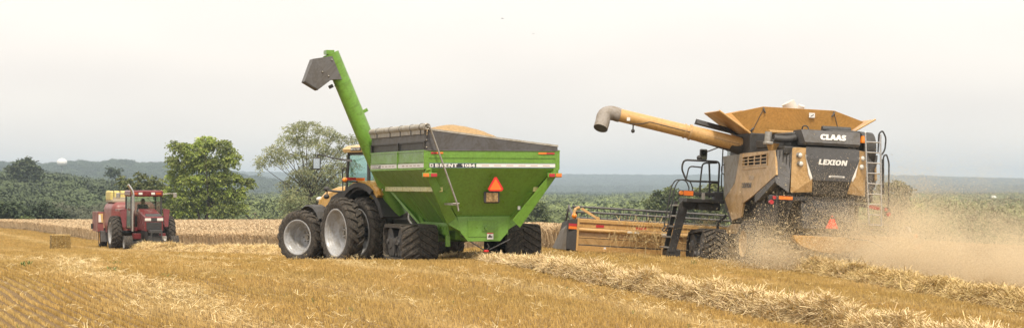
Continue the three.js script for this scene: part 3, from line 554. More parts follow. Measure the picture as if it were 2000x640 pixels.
// rubber track: belt on a rounded closed path in the z-y plane, with chevron bars; x0..x1 across
function trackBelt(path, x0, x1, { pitch = 0.19, thick = 0.05, bar = 0.045, sweep = 0.28, flip = 1 } = {}) {
  const n = path.length, L = [0]; for (let i = 0; i < n; i++) L.push(L[i] + Math.hypot(path[(i + 1) % n][0] - path[i][0], path[(i + 1) % n][1] - path[i][1]));
  const total = L[n];
  const at = (s) => { s = ((s % total) + total) % total; let i = 0; while (L[i + 1] < s) i++; const a = path[i], b = path[(i + 1) % n], t = (s - L[i]) / (L[i + 1] - L[i]), dz = (b[0] - a[0]), dy = (b[1] - a[1]), l = Math.hypot(dz, dy); return { z: lerp(a[0], b[0], t), y: lerp(a[1], b[1], t), nz: dy / l, ny: -dz / l }; }; // outward normal for a path that runs clockwise in (z, y)
  const out = [], pos = [], N = 120;
  const ring = [];
  for (let i = 0; i < N; i++) { const p = at(i / N * total); ring.push([p, [x0, 0], [x1, 0], [x1, -thick], [x0, -thick]]); }
  const pt = (p, x, o) => [x, p.y + p.ny * o, p.z + p.nz * o];
  const tris = [];
  for (let i = 0; i < N; i++) { const A = ring[i], B = ring[(i + 1) % N]; for (let k = 1; k <= 4; k++) { const u = A[k], w = A[k === 4 ? 1 : k + 1]; const a = pt(A[0], u[0], u[1]), b = pt(A[0], w[0], w[1]), c = pt(B[0], w[0], w[1]), d = pt(B[0], u[0], u[1]); tris.push([a, b, c], [a, c, d]); } }
  out.push(clean(triSoup(tris)));
  const xm = (x0 + x1) / 2, count = Math.round(total / pitch), hw = pitch * 0.26;
  for (let i = 0; i < count; i++) for (const side of [-1, 1]) {
    const s0 = i / count * total + (side > 0 ? pitch * 0.5 : 0), K = 3, xe = side < 0 ? x0 : x1;
    for (let j = 0; j < K; j++) {
      const pts = []; for (const t of [j / K, (j + 1) / K]) { const s = s0 - flip * sweep * t, x = lerp(xm + side * 0.01, xe - side * 0.01, t); for (const [ds, o] of [[-hw, -0.01], [hw, -0.01], [-hw * 0.75, bar], [hw * 0.75, bar]]) pts.push(pt(at(s + ds), x, o)); }
      out.push(hull(pts));
    }
  }
  return out;
}
// rounded closed polygon in (z, y), clockwise seen from +x with z to the right
function roundPath(pts, r) {
  const out = [], n = pts.length;
  for (let i = 0; i < n; i++) {
    const p = new THREE.Vector2(...pts[i]), a = new THREE.Vector2(...pts[(i + n - 1) % n]), b = new THREE.Vector2(...pts[(i + 1) % n]), ri = pts[i][2] ?? r;
    const u = a.clone().sub(p).normalize(), v = b.clone().sub(p).normalize(), ang = Math.acos(clamp(u.dot(v), -1, 1)), t = Math.min(ri / Math.tan(ang / 2), p.distanceTo(a) * 0.48, p.distanceTo(b) * 0.48), rad = t * Math.tan(ang / 2);
    const c = p.clone().add(u.clone().add(v).setLength(rad / Math.sin(ang / 2))), A = p.clone().addScaledVector(u, t).sub(c), B = p.clone().addScaledVector(v, t).sub(c);
    let a0 = Math.atan2(A.y, A.x), a1 = Math.atan2(B.y, B.x); while (a1 - a0 > Math.PI) a1 -= TAU; while (a1 - a0 < -Math.PI) a1 += TAU;
    for (let k = 0; k <= 7; k++) { const q = lerp(a0, a1, k / 7); out.push([c.x + Math.cos(q) * rad, c.y + Math.sin(q) * rad]); }
  }
  return out;
}
// ---------------------------------------------------------------- grain cart (forward -z, origin on the ground below the tank's rear edge)
{
  const X = -0.53, Z = -57.4, cart = thing('grain_cart', 'large green grain cart on rubber tracks heaped with grain', 'grain cart', [X, -0.03, Z], THREE.MathUtils.degToRad(17));
  const W = 1.88, L = 6.3, yt = 3.02, yb = 2.54; // upper band
  const t = 0.05;
  // upper vertical band, four walls with folded rim and a pressed groove
  const wallRear = part('tank_rear_wall', [plate([[-W, yb, 0], [W, yb, 0], [W, 2.795, 0], [-W, 2.795, 0]], t), plate([[-W, 2.82, 0], [W, 2.82, 0], [W, yt, 0], [-W, yt, 0]], t), bx(-W, W, 2.78, 2.83, -0.045, -0.018)], mat.green, cart);
  part('corner_post', [plate([[-W - 0.03, yb - 0.02, 0.012], [-W + 0.1, yb - 0.02, 0.012], [-W + 0.1, yt, 0.012], [-W - 0.03, yt, 0.012]], 0.04, 0.006)], mat.green, cart);
  part('corner_post', [plate([[W - 0.1, yb - 0.02, 0.012], [W + 0.03, yb - 0.02, 0.012], [W + 0.03, yt, 0.012], [W - 0.1, yt, 0.012]], 0.04, 0.006)], mat.green, cart);
  for (const s of [-1, 1]) {
    const a = (z0, z1) => [[s * W, yb, s < 0 ? z0 : z1], [s * W, yb, s < 0 ? z1 : z0], [s * W, yt, s < 0 ? z1 : z0], [s * W, yt, s < 0 ? z0 : z1]];
    part('side_panel', [plate(a(-L, -3.03), t, 0.006)], mat.green, cart); part('side_panel', [plate(a(-2.98, -0.03), t, 0.006)], mat.green, cart);
    part('panel_seam', [bx(s * W - 0.03, s * W + 0.012, yb, yt, -3.035, -2.975)], mat.greenDusty, cart);
    part('side_ledge', [bx(s * W - 0.02, s * W + 0.03, yb + 0.165, yb + 0.19, -L, -0.02), bx(s * W - 0.02, s * W + 0.035, yt - 0.03, yt + 0.015, -L, 0.02)], mat.green, cart);
  }
  part('tank_front_wall', [plate([[W, yb, -L], [-W, yb, -L], [-W, yt, -L], [W, yt, -L]], t)], mat.green, cart);
  part('rim_strip', [bx(-W - 0.02, W + 0.02, yt - 0.005, yt + 0.022, -0.05, 0.02)], mat.greyPanel, cart);
  // lower hopper: rear slope, side slopes in two steps, front slope
  const hx = 0.8, hy = 1.24, hzR = -1.0, hzF = -4.9, mx = 1.36, my = 1.97;
  part('rear_slope', [plate([[-1.76, yb, 0.0], [-0.72, hy, hzR], [0.8, hy, hzR], [1.76, yb, 0.0]], 0.04)], mat.green, cart, 'dark green sloping rear panel of the hopper');
  for (const s of [-1, 1]) { // folded corner strips beside the slope
    const pts = [[s * 1.88, yb, -0.005], [s * 1.88, yb - 0.12, -0.03], [s * 1.0, hy - 0.2, hzR - 0.02], [s * 0.76, hy, hzR + 0.006], [s * 1.75, yb, 0.006]];
    part('corner_strip', [plate(s > 0 ? pts : pts.slice().reverse(), 0.05, 0.008)].map((g) => g), mat.green, cart);
    const side = [[s * W, yb, -0.03], [s * W, yb, -L], [s * mx, my, -L + 0.2], [s * mx, my, -0.42]];
    part('side_slope', [plate(s > 0 ? side : side.slice().reverse(), 0.04)], mat.greenDusty, cart);
    part('side_rail', [bx(s * (mx + 0.12), s * (mx - 0.08), my - 0.06, my + 0.07, -L + 0.12, -0.38, 0.012)], mat.cream, cart, 'pale yellow side rail of the hopper');
    const low = [[s * mx, my - 0.03, -0.5], [s * mx, my - 0.03, -L + 0.3], [s * 0.5, 0.78, hzF], [s * 0.5, 0.78, hzR - 0.2]];
    part('lower_side_slope', [plate(s > 0 ? low : low.slice().reverse(), 0.04)], mat.greenDusty, cart);
    const cornerLow = [[s * 1.30, my - 0.05, -0.42], [s * 1.12, my - 0.1, -0.5], [s * 0.62, 0.86, -1.3], [s * 0.86, 0.86, -1.3]];
    part('corner_leg', [hull([...cornerLow, ...cornerLow.map(([x, y, z]) => [x, y + 0.03, z - 0.12])])], mat.green, cart);
    const fl = [[s * 1.5, 2.05, -L + 0.25], [s * 1.34, 2.05, -L + 0.05], [s * 0.72, 0.95, -L + 1.7], [s * 0.9, 0.95, -L + 1.85]];
    part('corner_leg', [hull([...fl, ...fl.map(([x, y, z]) => [x - s * 0.05, y, z + 0.12])])], mat.green, cart);
    part('slope_rib', [hull([[s * 1.34, 1.93, -2.0], [s * 1.34, 1.93, -2.1], [s * 0.55, 0.84, -2.0], [s * 0.55, 0.84, -2.1], [s * 1.4, 1.9, -2.05], [s * 0.61, 0.81, -2.05]])], mat.green, cart);
    part('slope_rib', [hull([[s * 1.34, 1.93, -3.9], [s * 1.34, 1.93, -4.0], [s * 0.55, 0.84, -3.9], [s * 0.55, 0.84, -4.0], [s * 1.4, 1.9, -3.95], [s * 0.61, 0.81, -3.95]])], mat.green, cart);
  }
  part('front_slope', [plate([[1.5, yb, -L], [0.5, 0.8, hzF], [-0.5, 0.8, hzF], [-1.5, yb, -L]], 0.04)], mat.greenDusty, cart);
  const box = part('clean_out_box', [hull([[-0.72, hy, hzR + 0.04], [0.8, hy, hzR + 0.04], [-0.62, 0.8, hzR + 0.06], [0.72, 0.8, hzR + 0.06], [-0.42, 0.56, hzR + 0.06], [0.5, 0.56, hzR + 0.06], [-0.7, hy, -1.6], [0.78, hy, -1.6], [-0.42, 0.56, -1.6], [0.5, 0.56, -1.6]])], mat.green, cart);
  part('access_panel', [bx(-0.42, 0.42, 0.68, 1.13, hzR + 0.055, hzR + 0.075, 0.008)], mat.green, box);
  part('latch_plate', [bx(-0.02, 0.19, 0.83, 1.0, hzR + 0.07, hzR + 0.095, 0.01), cyl([0.085, 0.915, hzR + 0.09], [0.085, 0.915, hzR + 0.15], 0.05, 0.04, 12)], mat.green, box);
  const note = part('warning_label', [bx(0.12, 0.30, 0.61, 0.79, hzR + 0.076, hzR + 0.082)], mat.whiteDecal, box, 'white warning label with a red strip');
  part('red_strip', [bx(0.12, 0.30, 0.765, 0.789, hzR + 0.0825, hzR + 0.085)], mat.smvRed, note); part('pictogram', [bx(0.15, 0.27, 0.66, 0.70, hzR + 0.0825, hzR + 0.085), bx(0.18, 0.22, 0.70, 0.74, hzR + 0.0825, hzR + 0.085)], mat.decalBlack, note);
  for (const s of [-1, 1]) part('gusset', [hull([[s * 0.76 + 0.02, hy + 0.01, hzR + 0.03], [s * 0.98 + 0.02, hy - 0.22, hzR + 0.0], [s * 0.62 + 0.02, 0.82, hzR + 0.05], [s * 0.8, hy, -1.3], [s * 0.7, 0.85, -1.3]])], mat.green, cart);
  // black sideboards, higher on the left, with a rolled tarp
  const hl = 3.62, hr = 3.16;
  part('rear_sideboard', [plate([[-W + 0.02, yt + 0.02, -0.02], [W - 0.02, yt + 0.02, -0.02], [W - 0.02, hr, -0.02], [-W + 0.1, hl - 0.02, -0.02]], 0.04)], mat.vinyl, cart, 'black rear sideboard sloping down to the right');
  part('sideboard_cap', [hull([[-W + 0.06, hl - 0.05, -0.01], [-W + 0.06, hl, -0.01], [-W + 0.06, hl - 0.05, -0.09], [-W + 0.06, hl, -0.09], [W, hr - 0.03, -0.01], [W, hr + 0.02, -0.01], [W, hr - 0.03, -0.09], [W, hr + 0.02, -0.09]])], mat.tarp, cart);
  part('left_sideboard', [plate([[-W + 0.02, 3.26, -L], [-W + 0.02, 3.26, -0.03], [-W + 0.02, hl - 0.06, -0.03], [-W + 0.02, hl - 0.06, -L]], 0.04)], mat.greyPanel, cart, 'dusty grey left sideboard under the rolled tarp');
  part('left_sideboard_foot', [plate([[-W + 0.05, yt + 0.02, -L], [-W + 0.05, yt + 0.02, -0.03], [-W + 0.05, 3.255, -0.03], [-W + 0.05, 3.255, -L]], 0.05), bx(-W + 0.01, -W + 0.06, 3.235, 3.27, -L, -0.03)], mat.darkSteel, cart);
  for (const z of [-6.25, -3.0, -0.1]) part('sideboard_bracket', [bx(-W - 0.015, -W + 0.03, yt + 0.02, 3.27, z - 0.05, z + 0.05, 0.01)], mat.darkSteel, cart);
  part('right_sideboard', [plate([[W - 0.02, yt + 0.02, -0.03], [W - 0.02, yt + 0.02, -L], [W - 0.02, hr, -L], [W - 0.02, hr, -0.03]], 0.04)], mat.vinyl, cart);
  part('front_sideboard', [plate([[W - 0.02, yt + 0.02, -L + 0.02], [-W + 0.02, yt + 0.02, -L + 0.02], [-W + 0.1, hl - 0.02, -L + 0.02], [W - 0.02, hr, -L + 0.02]], 0.04)], mat.vinyl, cart);
  part('tarp_edge', [plate([[-W - 0.02, hl - 0.16, -L], [-W - 0.02, hl - 0.16, -0.05], [-W - 0.02, hl - 0.02, -0.05], [-W - 0.02, hl - 0.02, -L]], 0.02)], mat.tarp, cart);
  part('rolled_tarp', [cyl([-W + 0.02, hl + 0.03, -L], [-W + 0.02, hl + 0.03, 0.06], 0.09, 0.09, 16), cyl([-W + 0.02, hl + 0.03, 0.05], [-W + 0.02, hl + 0.03, 0.14], 0.05, 0.05, 12)], mat.tarp, cart);
  for (const z of [-5.4, -3.8, -2.6, -1.4, -0.35]) part('tarp_strap', [clean(new THREE.TorusGeometry(0.095, 0.009, 6, 18).translate(-W + 0.02, hl + 0.03, z)), bx(-W - 0.045, -W - 0.02, hl - 0.2, hl + 0.02, z - 0.012, z + 0.012)], mat.greyPanel, cart);
  part('tarp_crank', [pipe([[-W + 0.02, hl + 0.03, 0.14], [-W + 0.08, hl + 0.03, 0.2], [-1.05, 1.62, 0.2], [-1.02, 1.5, 0.2]], 0.026, 0.1, 8), clean(new THREE.TorusGeometry(0.075, 0.022, 8, 18).translate(-W + 0.02, hl + 0.03, 0.16))], mat.steel, cart, 'bare metal tarp crank rod');
  part('crank_hook', [bx(-1.2, -1.0, 1.56, 1.61, -0.55, 0.2), cyl([-1.03, 1.62, 0.16], [-1.0, 1.4, 0.2], 0.03, 0.02, 8), cyl([-1.17, 1.6, 0.2], [-0.98, 1.6, 0.2], 0.022, 0.022, 8)], mat.steel, cart);
  for (let i = 0; i < 3; i++) part('rivet', [ball(-W + 0.05, 3.1 + i * 0.2, -0.012, 0.025)], mat.steel, cart);
  { // the load: a heap of grain
    const pos = [], idx = [], nx = 40, nz = 60;
    for (let j = 0; j <= nz; j++) for (let i = 0; i <= nx; i++) { const u = i / nx, v = j / nz, x = lerp(-W + 0.07, W - 0.07, u), z = lerp(-0.08, -L + 0.08, v), r = Math.hypot((x + 0.35) / 1.75, (z + 3.0) / 2.75); const slope = lerp(hl - 0.17, hr - 0.06, u); pos.push(x, Math.max(slope - 0.03, 3.79 - 0.55 * r * r - 0.12 * r) + 0.015 * noise2(x * 3, z * 3), z); }
    for (let j = 0; j < nz; j++) for (let i = 0; i < nx; i++) { const a = j * (nx + 1) + i; idx.push(a, a + 1, a + nx + 1, a + 1, a + nx + 2, a + nx + 1); }
    const g = new THREE.BufferGeometry(); g.setAttribute('position', new THREE.Float32BufferAttribute(pos, 3)); g.setIndex(idx); g.computeVertexNormals();
    const load = single('grain_heap', clean(g), mat.grain, 'tan heap of harvested grain filling the green cart', 'grain'); load.userData.kind = 'stuff'; load.position.copy(cart.position); load.rotation.copy(cart.rotation);
  }
  // decals and marks
  const stripe = part('white_stripe', [bx(-0.45, W - 0.1, 2.575, 2.665, 0.002, 0.008)], mat.whiteDecal, cart);
  part('stripe_border', [bx(-W + 0.12, W - 0.1, 2.668, 2.682, 0.002, 0.007), bx(-W + 0.12, W - 0.1, 2.556, 2.572, 0.002, 0.007)], mat.decalBlue, cart);
  for (let i = 0; i < 6; i++) part('stripe_dash', [bx(-0.3 + i * 0.345, -0.3 + i * 0.345 + 0.2, 2.612, 2.63, 0.0085, 0.011)], M(0.45, 0.36, 0.3, 0.6), stripe);
  const band = part('name_band', [bx(-W + 0.12, -0.47, 2.572, 2.668, 0.002, 0.008)], mat.decalBlack, cart, 'black band with white lettering');
  part('lettering', [lettering('BRENT', [-1.6, 2.575, 0.009], [1, 0, 0], [0, 1, 0], 0.62, 0.09, 0.005, 0, 0.03)], mat.whiteDecal, band); part('lettering', [lettering('1084', [-0.87, 2.577, 0.009], [1, 0, 0], [0, 1, 0], 0.38, 0.086, 0.005, 0, 0.03)], mat.whiteDecal, band);
  part('emblem', [bx(-W + 0.13, -W + 0.23, 2.578, 2.662, 0.009, 0.013)], mat.whiteDecal, band); part('emblem_mark', [bx(-W + 0.155, -W + 0.205, 2.6, 2.64, 0.0135, 0.016)], mat.decalBlack, band);
  for (const [z0, z1] of [[-L + 0.02, -3.06], [-2.95, -0.06]]) {
    const b = part('side_stripe', [bx(-W - 0.012, -W - 0.006, 2.565, 2.675, z0, z1)], mat.whiteDecal, cart);
    for (let z = z0 + 0.5 + (z0 < -5 ? 0.9 : 0); z < z1 - 0.3; z += 0.42) part('stripe_dash', [bx(-W - 0.016, -W - 0.0125, 2.61, 2.63, z, z + 0.25)], M(0.35, 0.28, 0.25, 0.6), b);
    if (z0 < -5) { part('side_lettering_band', [bx(-W - 0.0155, -W - 0.0125, 2.58, 2.66, z0 + 0.1, z0 + 1.25)], mat.decalBlack, b); part('lettering', [lettering('BRENT', [-W - 0.016, 2.59, z0 + 0.15], [0, 0, 1], [0, 1, 0], 1.0, 0.06, 0.003)], mat.whiteDecal, b); }
  }
  for (const [x0, x1, a, b] of [[-1.72, -1.38, 'red', 'orange'], [1.3, 1.76, 'orange', 'red']]) { // reflector tapes below the sideboard
    const m = (x0 + x1) / 2, pick = (c) => (c === 'red' ? mat.redReflector : mat.orangeReflector);
    part('reflector_tape', [bx(x0, m, 2.93, 2.975, 0.013, 0.02)], pick(a), cart, a + ' reflector tape'); part('reflector_tape', [bx(m + 0.003, x1, 2.93, 2.975, 0.013, 0.02)], pick(b), cart, b + ' reflector tape');
  }
  for (const s of [-1, 1]) { // tail lamps on brackets
    const x0 = s < 0 ? -1.95 : 1.56, h = part('lamp_housing', [bx(x0, x0 + 0.4, 2.3, 2.42, -0.03, 0.05, 0.01), bx(x0 + 0.17, x0 + 0.25, 2.38, 2.56, -0.03, 0.02)], mat.green, cart);
    part('lamp_lens', [bx(s < 0 ? x0 + 0.01 : x0 + 0.23, s < 0 ? x0 + 0.17 : x0 + 0.39, 2.315, 2.405, 0.048, 0.075, 0.008)], mat.orangeReflector, h, 'orange lamp lens'); part('lamp_lens', [bx(s < 0 ? x0 + 0.22 : x0 + 0.03, s < 0 ? x0 + 0.39 : x0 + 0.2, 2.315, 2.405, 0.048, 0.075, 0.008)], mat.redReflector, h, 'dark red lamp lens');
  }
  const tri = (cx, y, w, h, z, cut) => { const p = [[-w / 2 + cut, 0], [w / 2 - cut, 0], [w / 2, cut * 1.2], [cut * 0.6, h], [-cut * 0.6, h], [-w / 2, cut * 1.2]]; return p.map(([a, b]) => [cx + a, y + b, z]); };
  const smv = part('slow_vehicle_sign', [plate(tri(0.1, 1.93, 0.44, 0.38, -0.02, 0.05), 0.02)], mat.smvRed, cart, 'orange triangle sign with a red border'); part('sign_centre', [plate(tri(0.1, 1.965, 0.33, 0.285, -0.016, 0.015), 0.004)], mat.smvOrange, smv); part('sign_mount', [cyl([0.1, 2.05, -0.05], [0.1, 2.05, -0.4], 0.03)], mat.darkSteel, smv);
  const win = part('window_frame', [bx(-0.11, 0.34, 1.6, 1.92, -0.5, -0.42, 0.05)], mat.darkPlastic, cart, 'black rubber framed inspection window'); win.rotation.set(0, 0, 0);
  part('window_pane', [bx(-0.05, 0.28, 1.635, 1.885, -0.425, -0.405, 0.03)], mat.grain, win, 'window showing tan grain behind it');
  part('inspection_label', [bx(0.93, 1.0, 1.42, 1.52, -0.7, -0.68)], mat.whiteDecal, cart);
  // frame, axle and hitch
  part('frame_rail', [bx(-0.62, -0.46, 0.6, 0.82, -5.0, -1.5, 0.01), bx(0.46, 0.62, 0.6, 0.82, -5.0, -1.5, 0.01)], mat.greenDusty, cart); part('cross_member', [bx(-1.0, 1.0, 0.5, 0.72, -3.35, -2.85, 0.02)], mat.greenDusty, cart);
  for (const s of [-1, 1]) { // pierced side plate above the axle
    const holes = []; for (let i = 0; i < 7; i++) { const z = -1.55 - i * 0.17, x = s * 0.86; holes.push(i % 2 ? [[x, 0.86, z], [x, 0.98, z + 0.04], [x, 0.98, z - 0.04]] : [[x, 0.98, z], [x, 0.86, z - 0.04], [x, 0.86, z + 0.04]]); }
    const o = [[s * 0.86, 0.72, -1.35], [s * 0.86, 0.72, -4.6], [s * 0.86, 1.05, -4.4], [s * 0.86, 1.05, -1.4]];
    part('frame_side_plate', [plate(s > 0 ? o : o.slice().reverse(), 0.03, 0, holes.map((h) => (s > 0 ? h : h.slice().reverse())))], mat.green, cart);
    part('brace', [hull([[s * 0.85, 1.05, -4.2], [s * 0.85, 1.05, -4.5], [s * 0.95, 1.55, -4.9], [s * 0.95, 1.55, -4.75], [s * 0.8, 1.05, -4.2], [s * 0.8, 1.05, -4.5], [s * 0.88, 1.55, -4.9]])], mat.green, cart);
  }
  part('tongue', [hull([[-0.5, 0.55, -5.0], [0.5, 0.55, -5.0], [-0.5, 0.75, -5.0], [0.5, 0.75, -5.0], [-0.1, 0.45, -7.6], [0.1, 0.45, -7.6], [-0.1, 0.6, -7.6], [0.1, 0.6, -7.6]])], mat.greenDusty, cart);
  part('safety_chain', [pipe([[-0.6, 0.72, -1.0], [0.1, 0.28, -0.95], [0.8, 0.6, -1.0]], 0.02, 0.05, 6), pipe([[0.12, 0.5, -0.92], [0.18, 0.4, -0.9], [0.08, 0.3, -0.93]], 0.018, 0.03, 6)], mat.darkSteel, cart); part('hitch_pin', [ball(0.1, 0.29, -0.93, 0.05, 1.6, 0.7, 1)], mat.smvRed, cart);
  part('hydraulic_hose', [pipe([[-0.9, 1.5, -5.4], [-1.0, 1.1, -5.2], [-0.85, 0.8, -4.9]], 0.05, 0.1, 8)], mat.steel, cart);
  part('push_lug', [bx(-0.9, -0.78, 0.4, 0.72, -1.55, -1.42, 0.02)], mat.greenDusty, cart);
  // tracks
  const path = roundPath([[-1.95, 0.02, 0.22], [-4.2, 0.02, 0.22], [-4.15, 0.95, 0.22], [-2.0, 0.95, 0.22]].map((p) => p).reverse(), 0.3);
  for (const s of [-1, 1]) {
    const tr = partGroup('track_unit', cart), x0 = s < 0 ? -2.02 : 0.98, x1 = x0 + 1.04, o = s < 0 ? x0 : x1;
    part('track_belt', trackBelt(path, x0, x1, { pitch: 0.205, sweep: 0.3, flip: 1 }), mat.rubber, tr);
    for (const [z, r] of [[-2.45, 0.4], [-3.7, 0.4]]) part('track_wheel', [cyl([o - s * 0.1, 0.5, z], [o - s * 0.4, 0.5, z], r, r, 28), cyl([o - s * 0.06, 0.5, z], [o - s * 0.12, 0.5, z], 0.2, 0.24, 18)], mat.darkSteel, tr);
    for (let i = 0; i < 3; i++) part('mid_roller', [cyl([o - s * 0.1, 0.24, -2.75 - i * 0.33], [o - s * 0.4, 0.24, -2.75 - i * 0.33], 0.15, 0.15, 18)], mat.darkSteel, tr);
    part('track_frame', [bx(o - s * 0.14, o - s * 0.04, 0.42, 0.62, -3.8, -2.3, 0.02), hull([[o - s * 0.03, 0.56, -2.6], [o - s * 0.03, 0.68, -2.6], [o - s * 0.03, 0.3, -3.5], [o - s * 0.03, 0.45, -3.5], [o - s * 0.12, 0.56, -2.6], [o - s * 0.12, 0.45, -3.5]]), cyl([o - s * 0.02, 0.5, -3.08], [o - s * 0.9, 0.5, -3.08], 0.13, 0.13, 14), cyl([o + s * 0.0, 0.5, -2.45], [o - s * 0.1, 0.5, -2.45], 0.08, 0.08, 10), cyl([o + s * 0.0, 0.5, -3.7], [o - s * 0.1, 0.5, -3.7], 0.08, 0.08, 10), bx(o - s * 0.1, o - s * 0.02, 0.2, 0.5, -3.2, -2.95, 0.01)], mat.darkSteel, tr);
  }
  // folding auger at the front left corner: lower tube, upper tube, spout
  const A = V(-0.9, 1.2, -6.75), B = V(-1.85, 3.28, -6.75), C = V(-3.0, 5.98, -6.75), dir = C.clone().sub(B).normalize();
  const au = part('lower_auger_tube', [cyl(A, B, 0.25, 0.25, 24)], mat.green, cart);
  part('upper_auger_tube', [cyl(B, C, 0.25, 0.25, 28)], mat.greenDusty, cart);
  part('tube_band', [cyl(C.clone().addScaledVector(dir, -0.95), C.clone().addScaledVector(dir, -0.92), 0.262, 0.262, 28)], mat.greenDusty, cart);
  const sideW = V(-dir.y, dir.x, 0); // points up and left, away from the tube
  part('tube_lug', [bx(-0.06, 0.12, -0.05, 0.05, -0.05, 0.05, 0.01).applyMatrix4(new THREE.Matrix4().makeRotationZ(0.5).setPosition(-1.99, 4.28, -6.75))], mat.green, cart);
  part('tube_clip', [bx(-0.1, 0.03, -0.05, 0.05, -0.05, 0.05, 0.01).applyMatrix4(new THREE.Matrix4().makeRotationZ(0.5).setPosition(-2.96, 5.02, -6.75))], mat.darkSteel, cart);
  part('tube_head', [hull([[-0.12, 0, -0.2], [0.12, 0, -0.2], [0.12, 0.12, -0.2], [-0.12, 0.12, -0.2], [-0.12, 0, 0.2], [0.12, 0, 0.2], [0.12, 0.12, 0.2], [-0.12, 0.12, 0.2]].map(([x, y, z]) => [C.x - 0.05 + x, C.y - 0.03 + y, C.z + z]))], mat.green, cart);
  // spout: bent hood from the tube's upper left side, turning down
  const sec = [[0, 0], [1, 0], [2, 0]];
  const rect = (cx, cy, ux, uy, h, d) => [[cx + ux * h, cy + uy * h, -6.75 - d], [cx - ux * h, cy - uy * h, -6.75 - d], [cx + ux * h, cy + uy * h, -6.75 + d], [cx - ux * h, cy - uy * h, -6.75 + d]];
  const s0 = rect(-2.86, 5.55, -0.4, 0.92, 0.37, 0.26), s1 = rect(-3.3, 5.5, -0.55, 0.6, 0.5, 0.27), s2 = rect(-3.62, 5.02, -0.86, 0.5, 0.24, 0.23);
  const sp = part('spout', [hull([...s0, ...s1]), hull([...s1, ...s2])], mat.greyPanel, cart, 'dark rubber discharge spout'); part('spout_mouth_shade', [plate([s2[0], s2[1], s2[3], s2[2]].map(([x, y, z]) => [x - 0.012, y - 0.02, z]), 0.012)], mat.darkPlastic, sp);  // dark plate over the solid end: shade of an open mouth as colour
  for (const [x, y] of [[-3.3, 5.42], [-3.12, 5.3], [-3.02, 5.78]]) part('bolt', [ball(x, y, -6.47, 0.025)], mat.steel, sp);
}
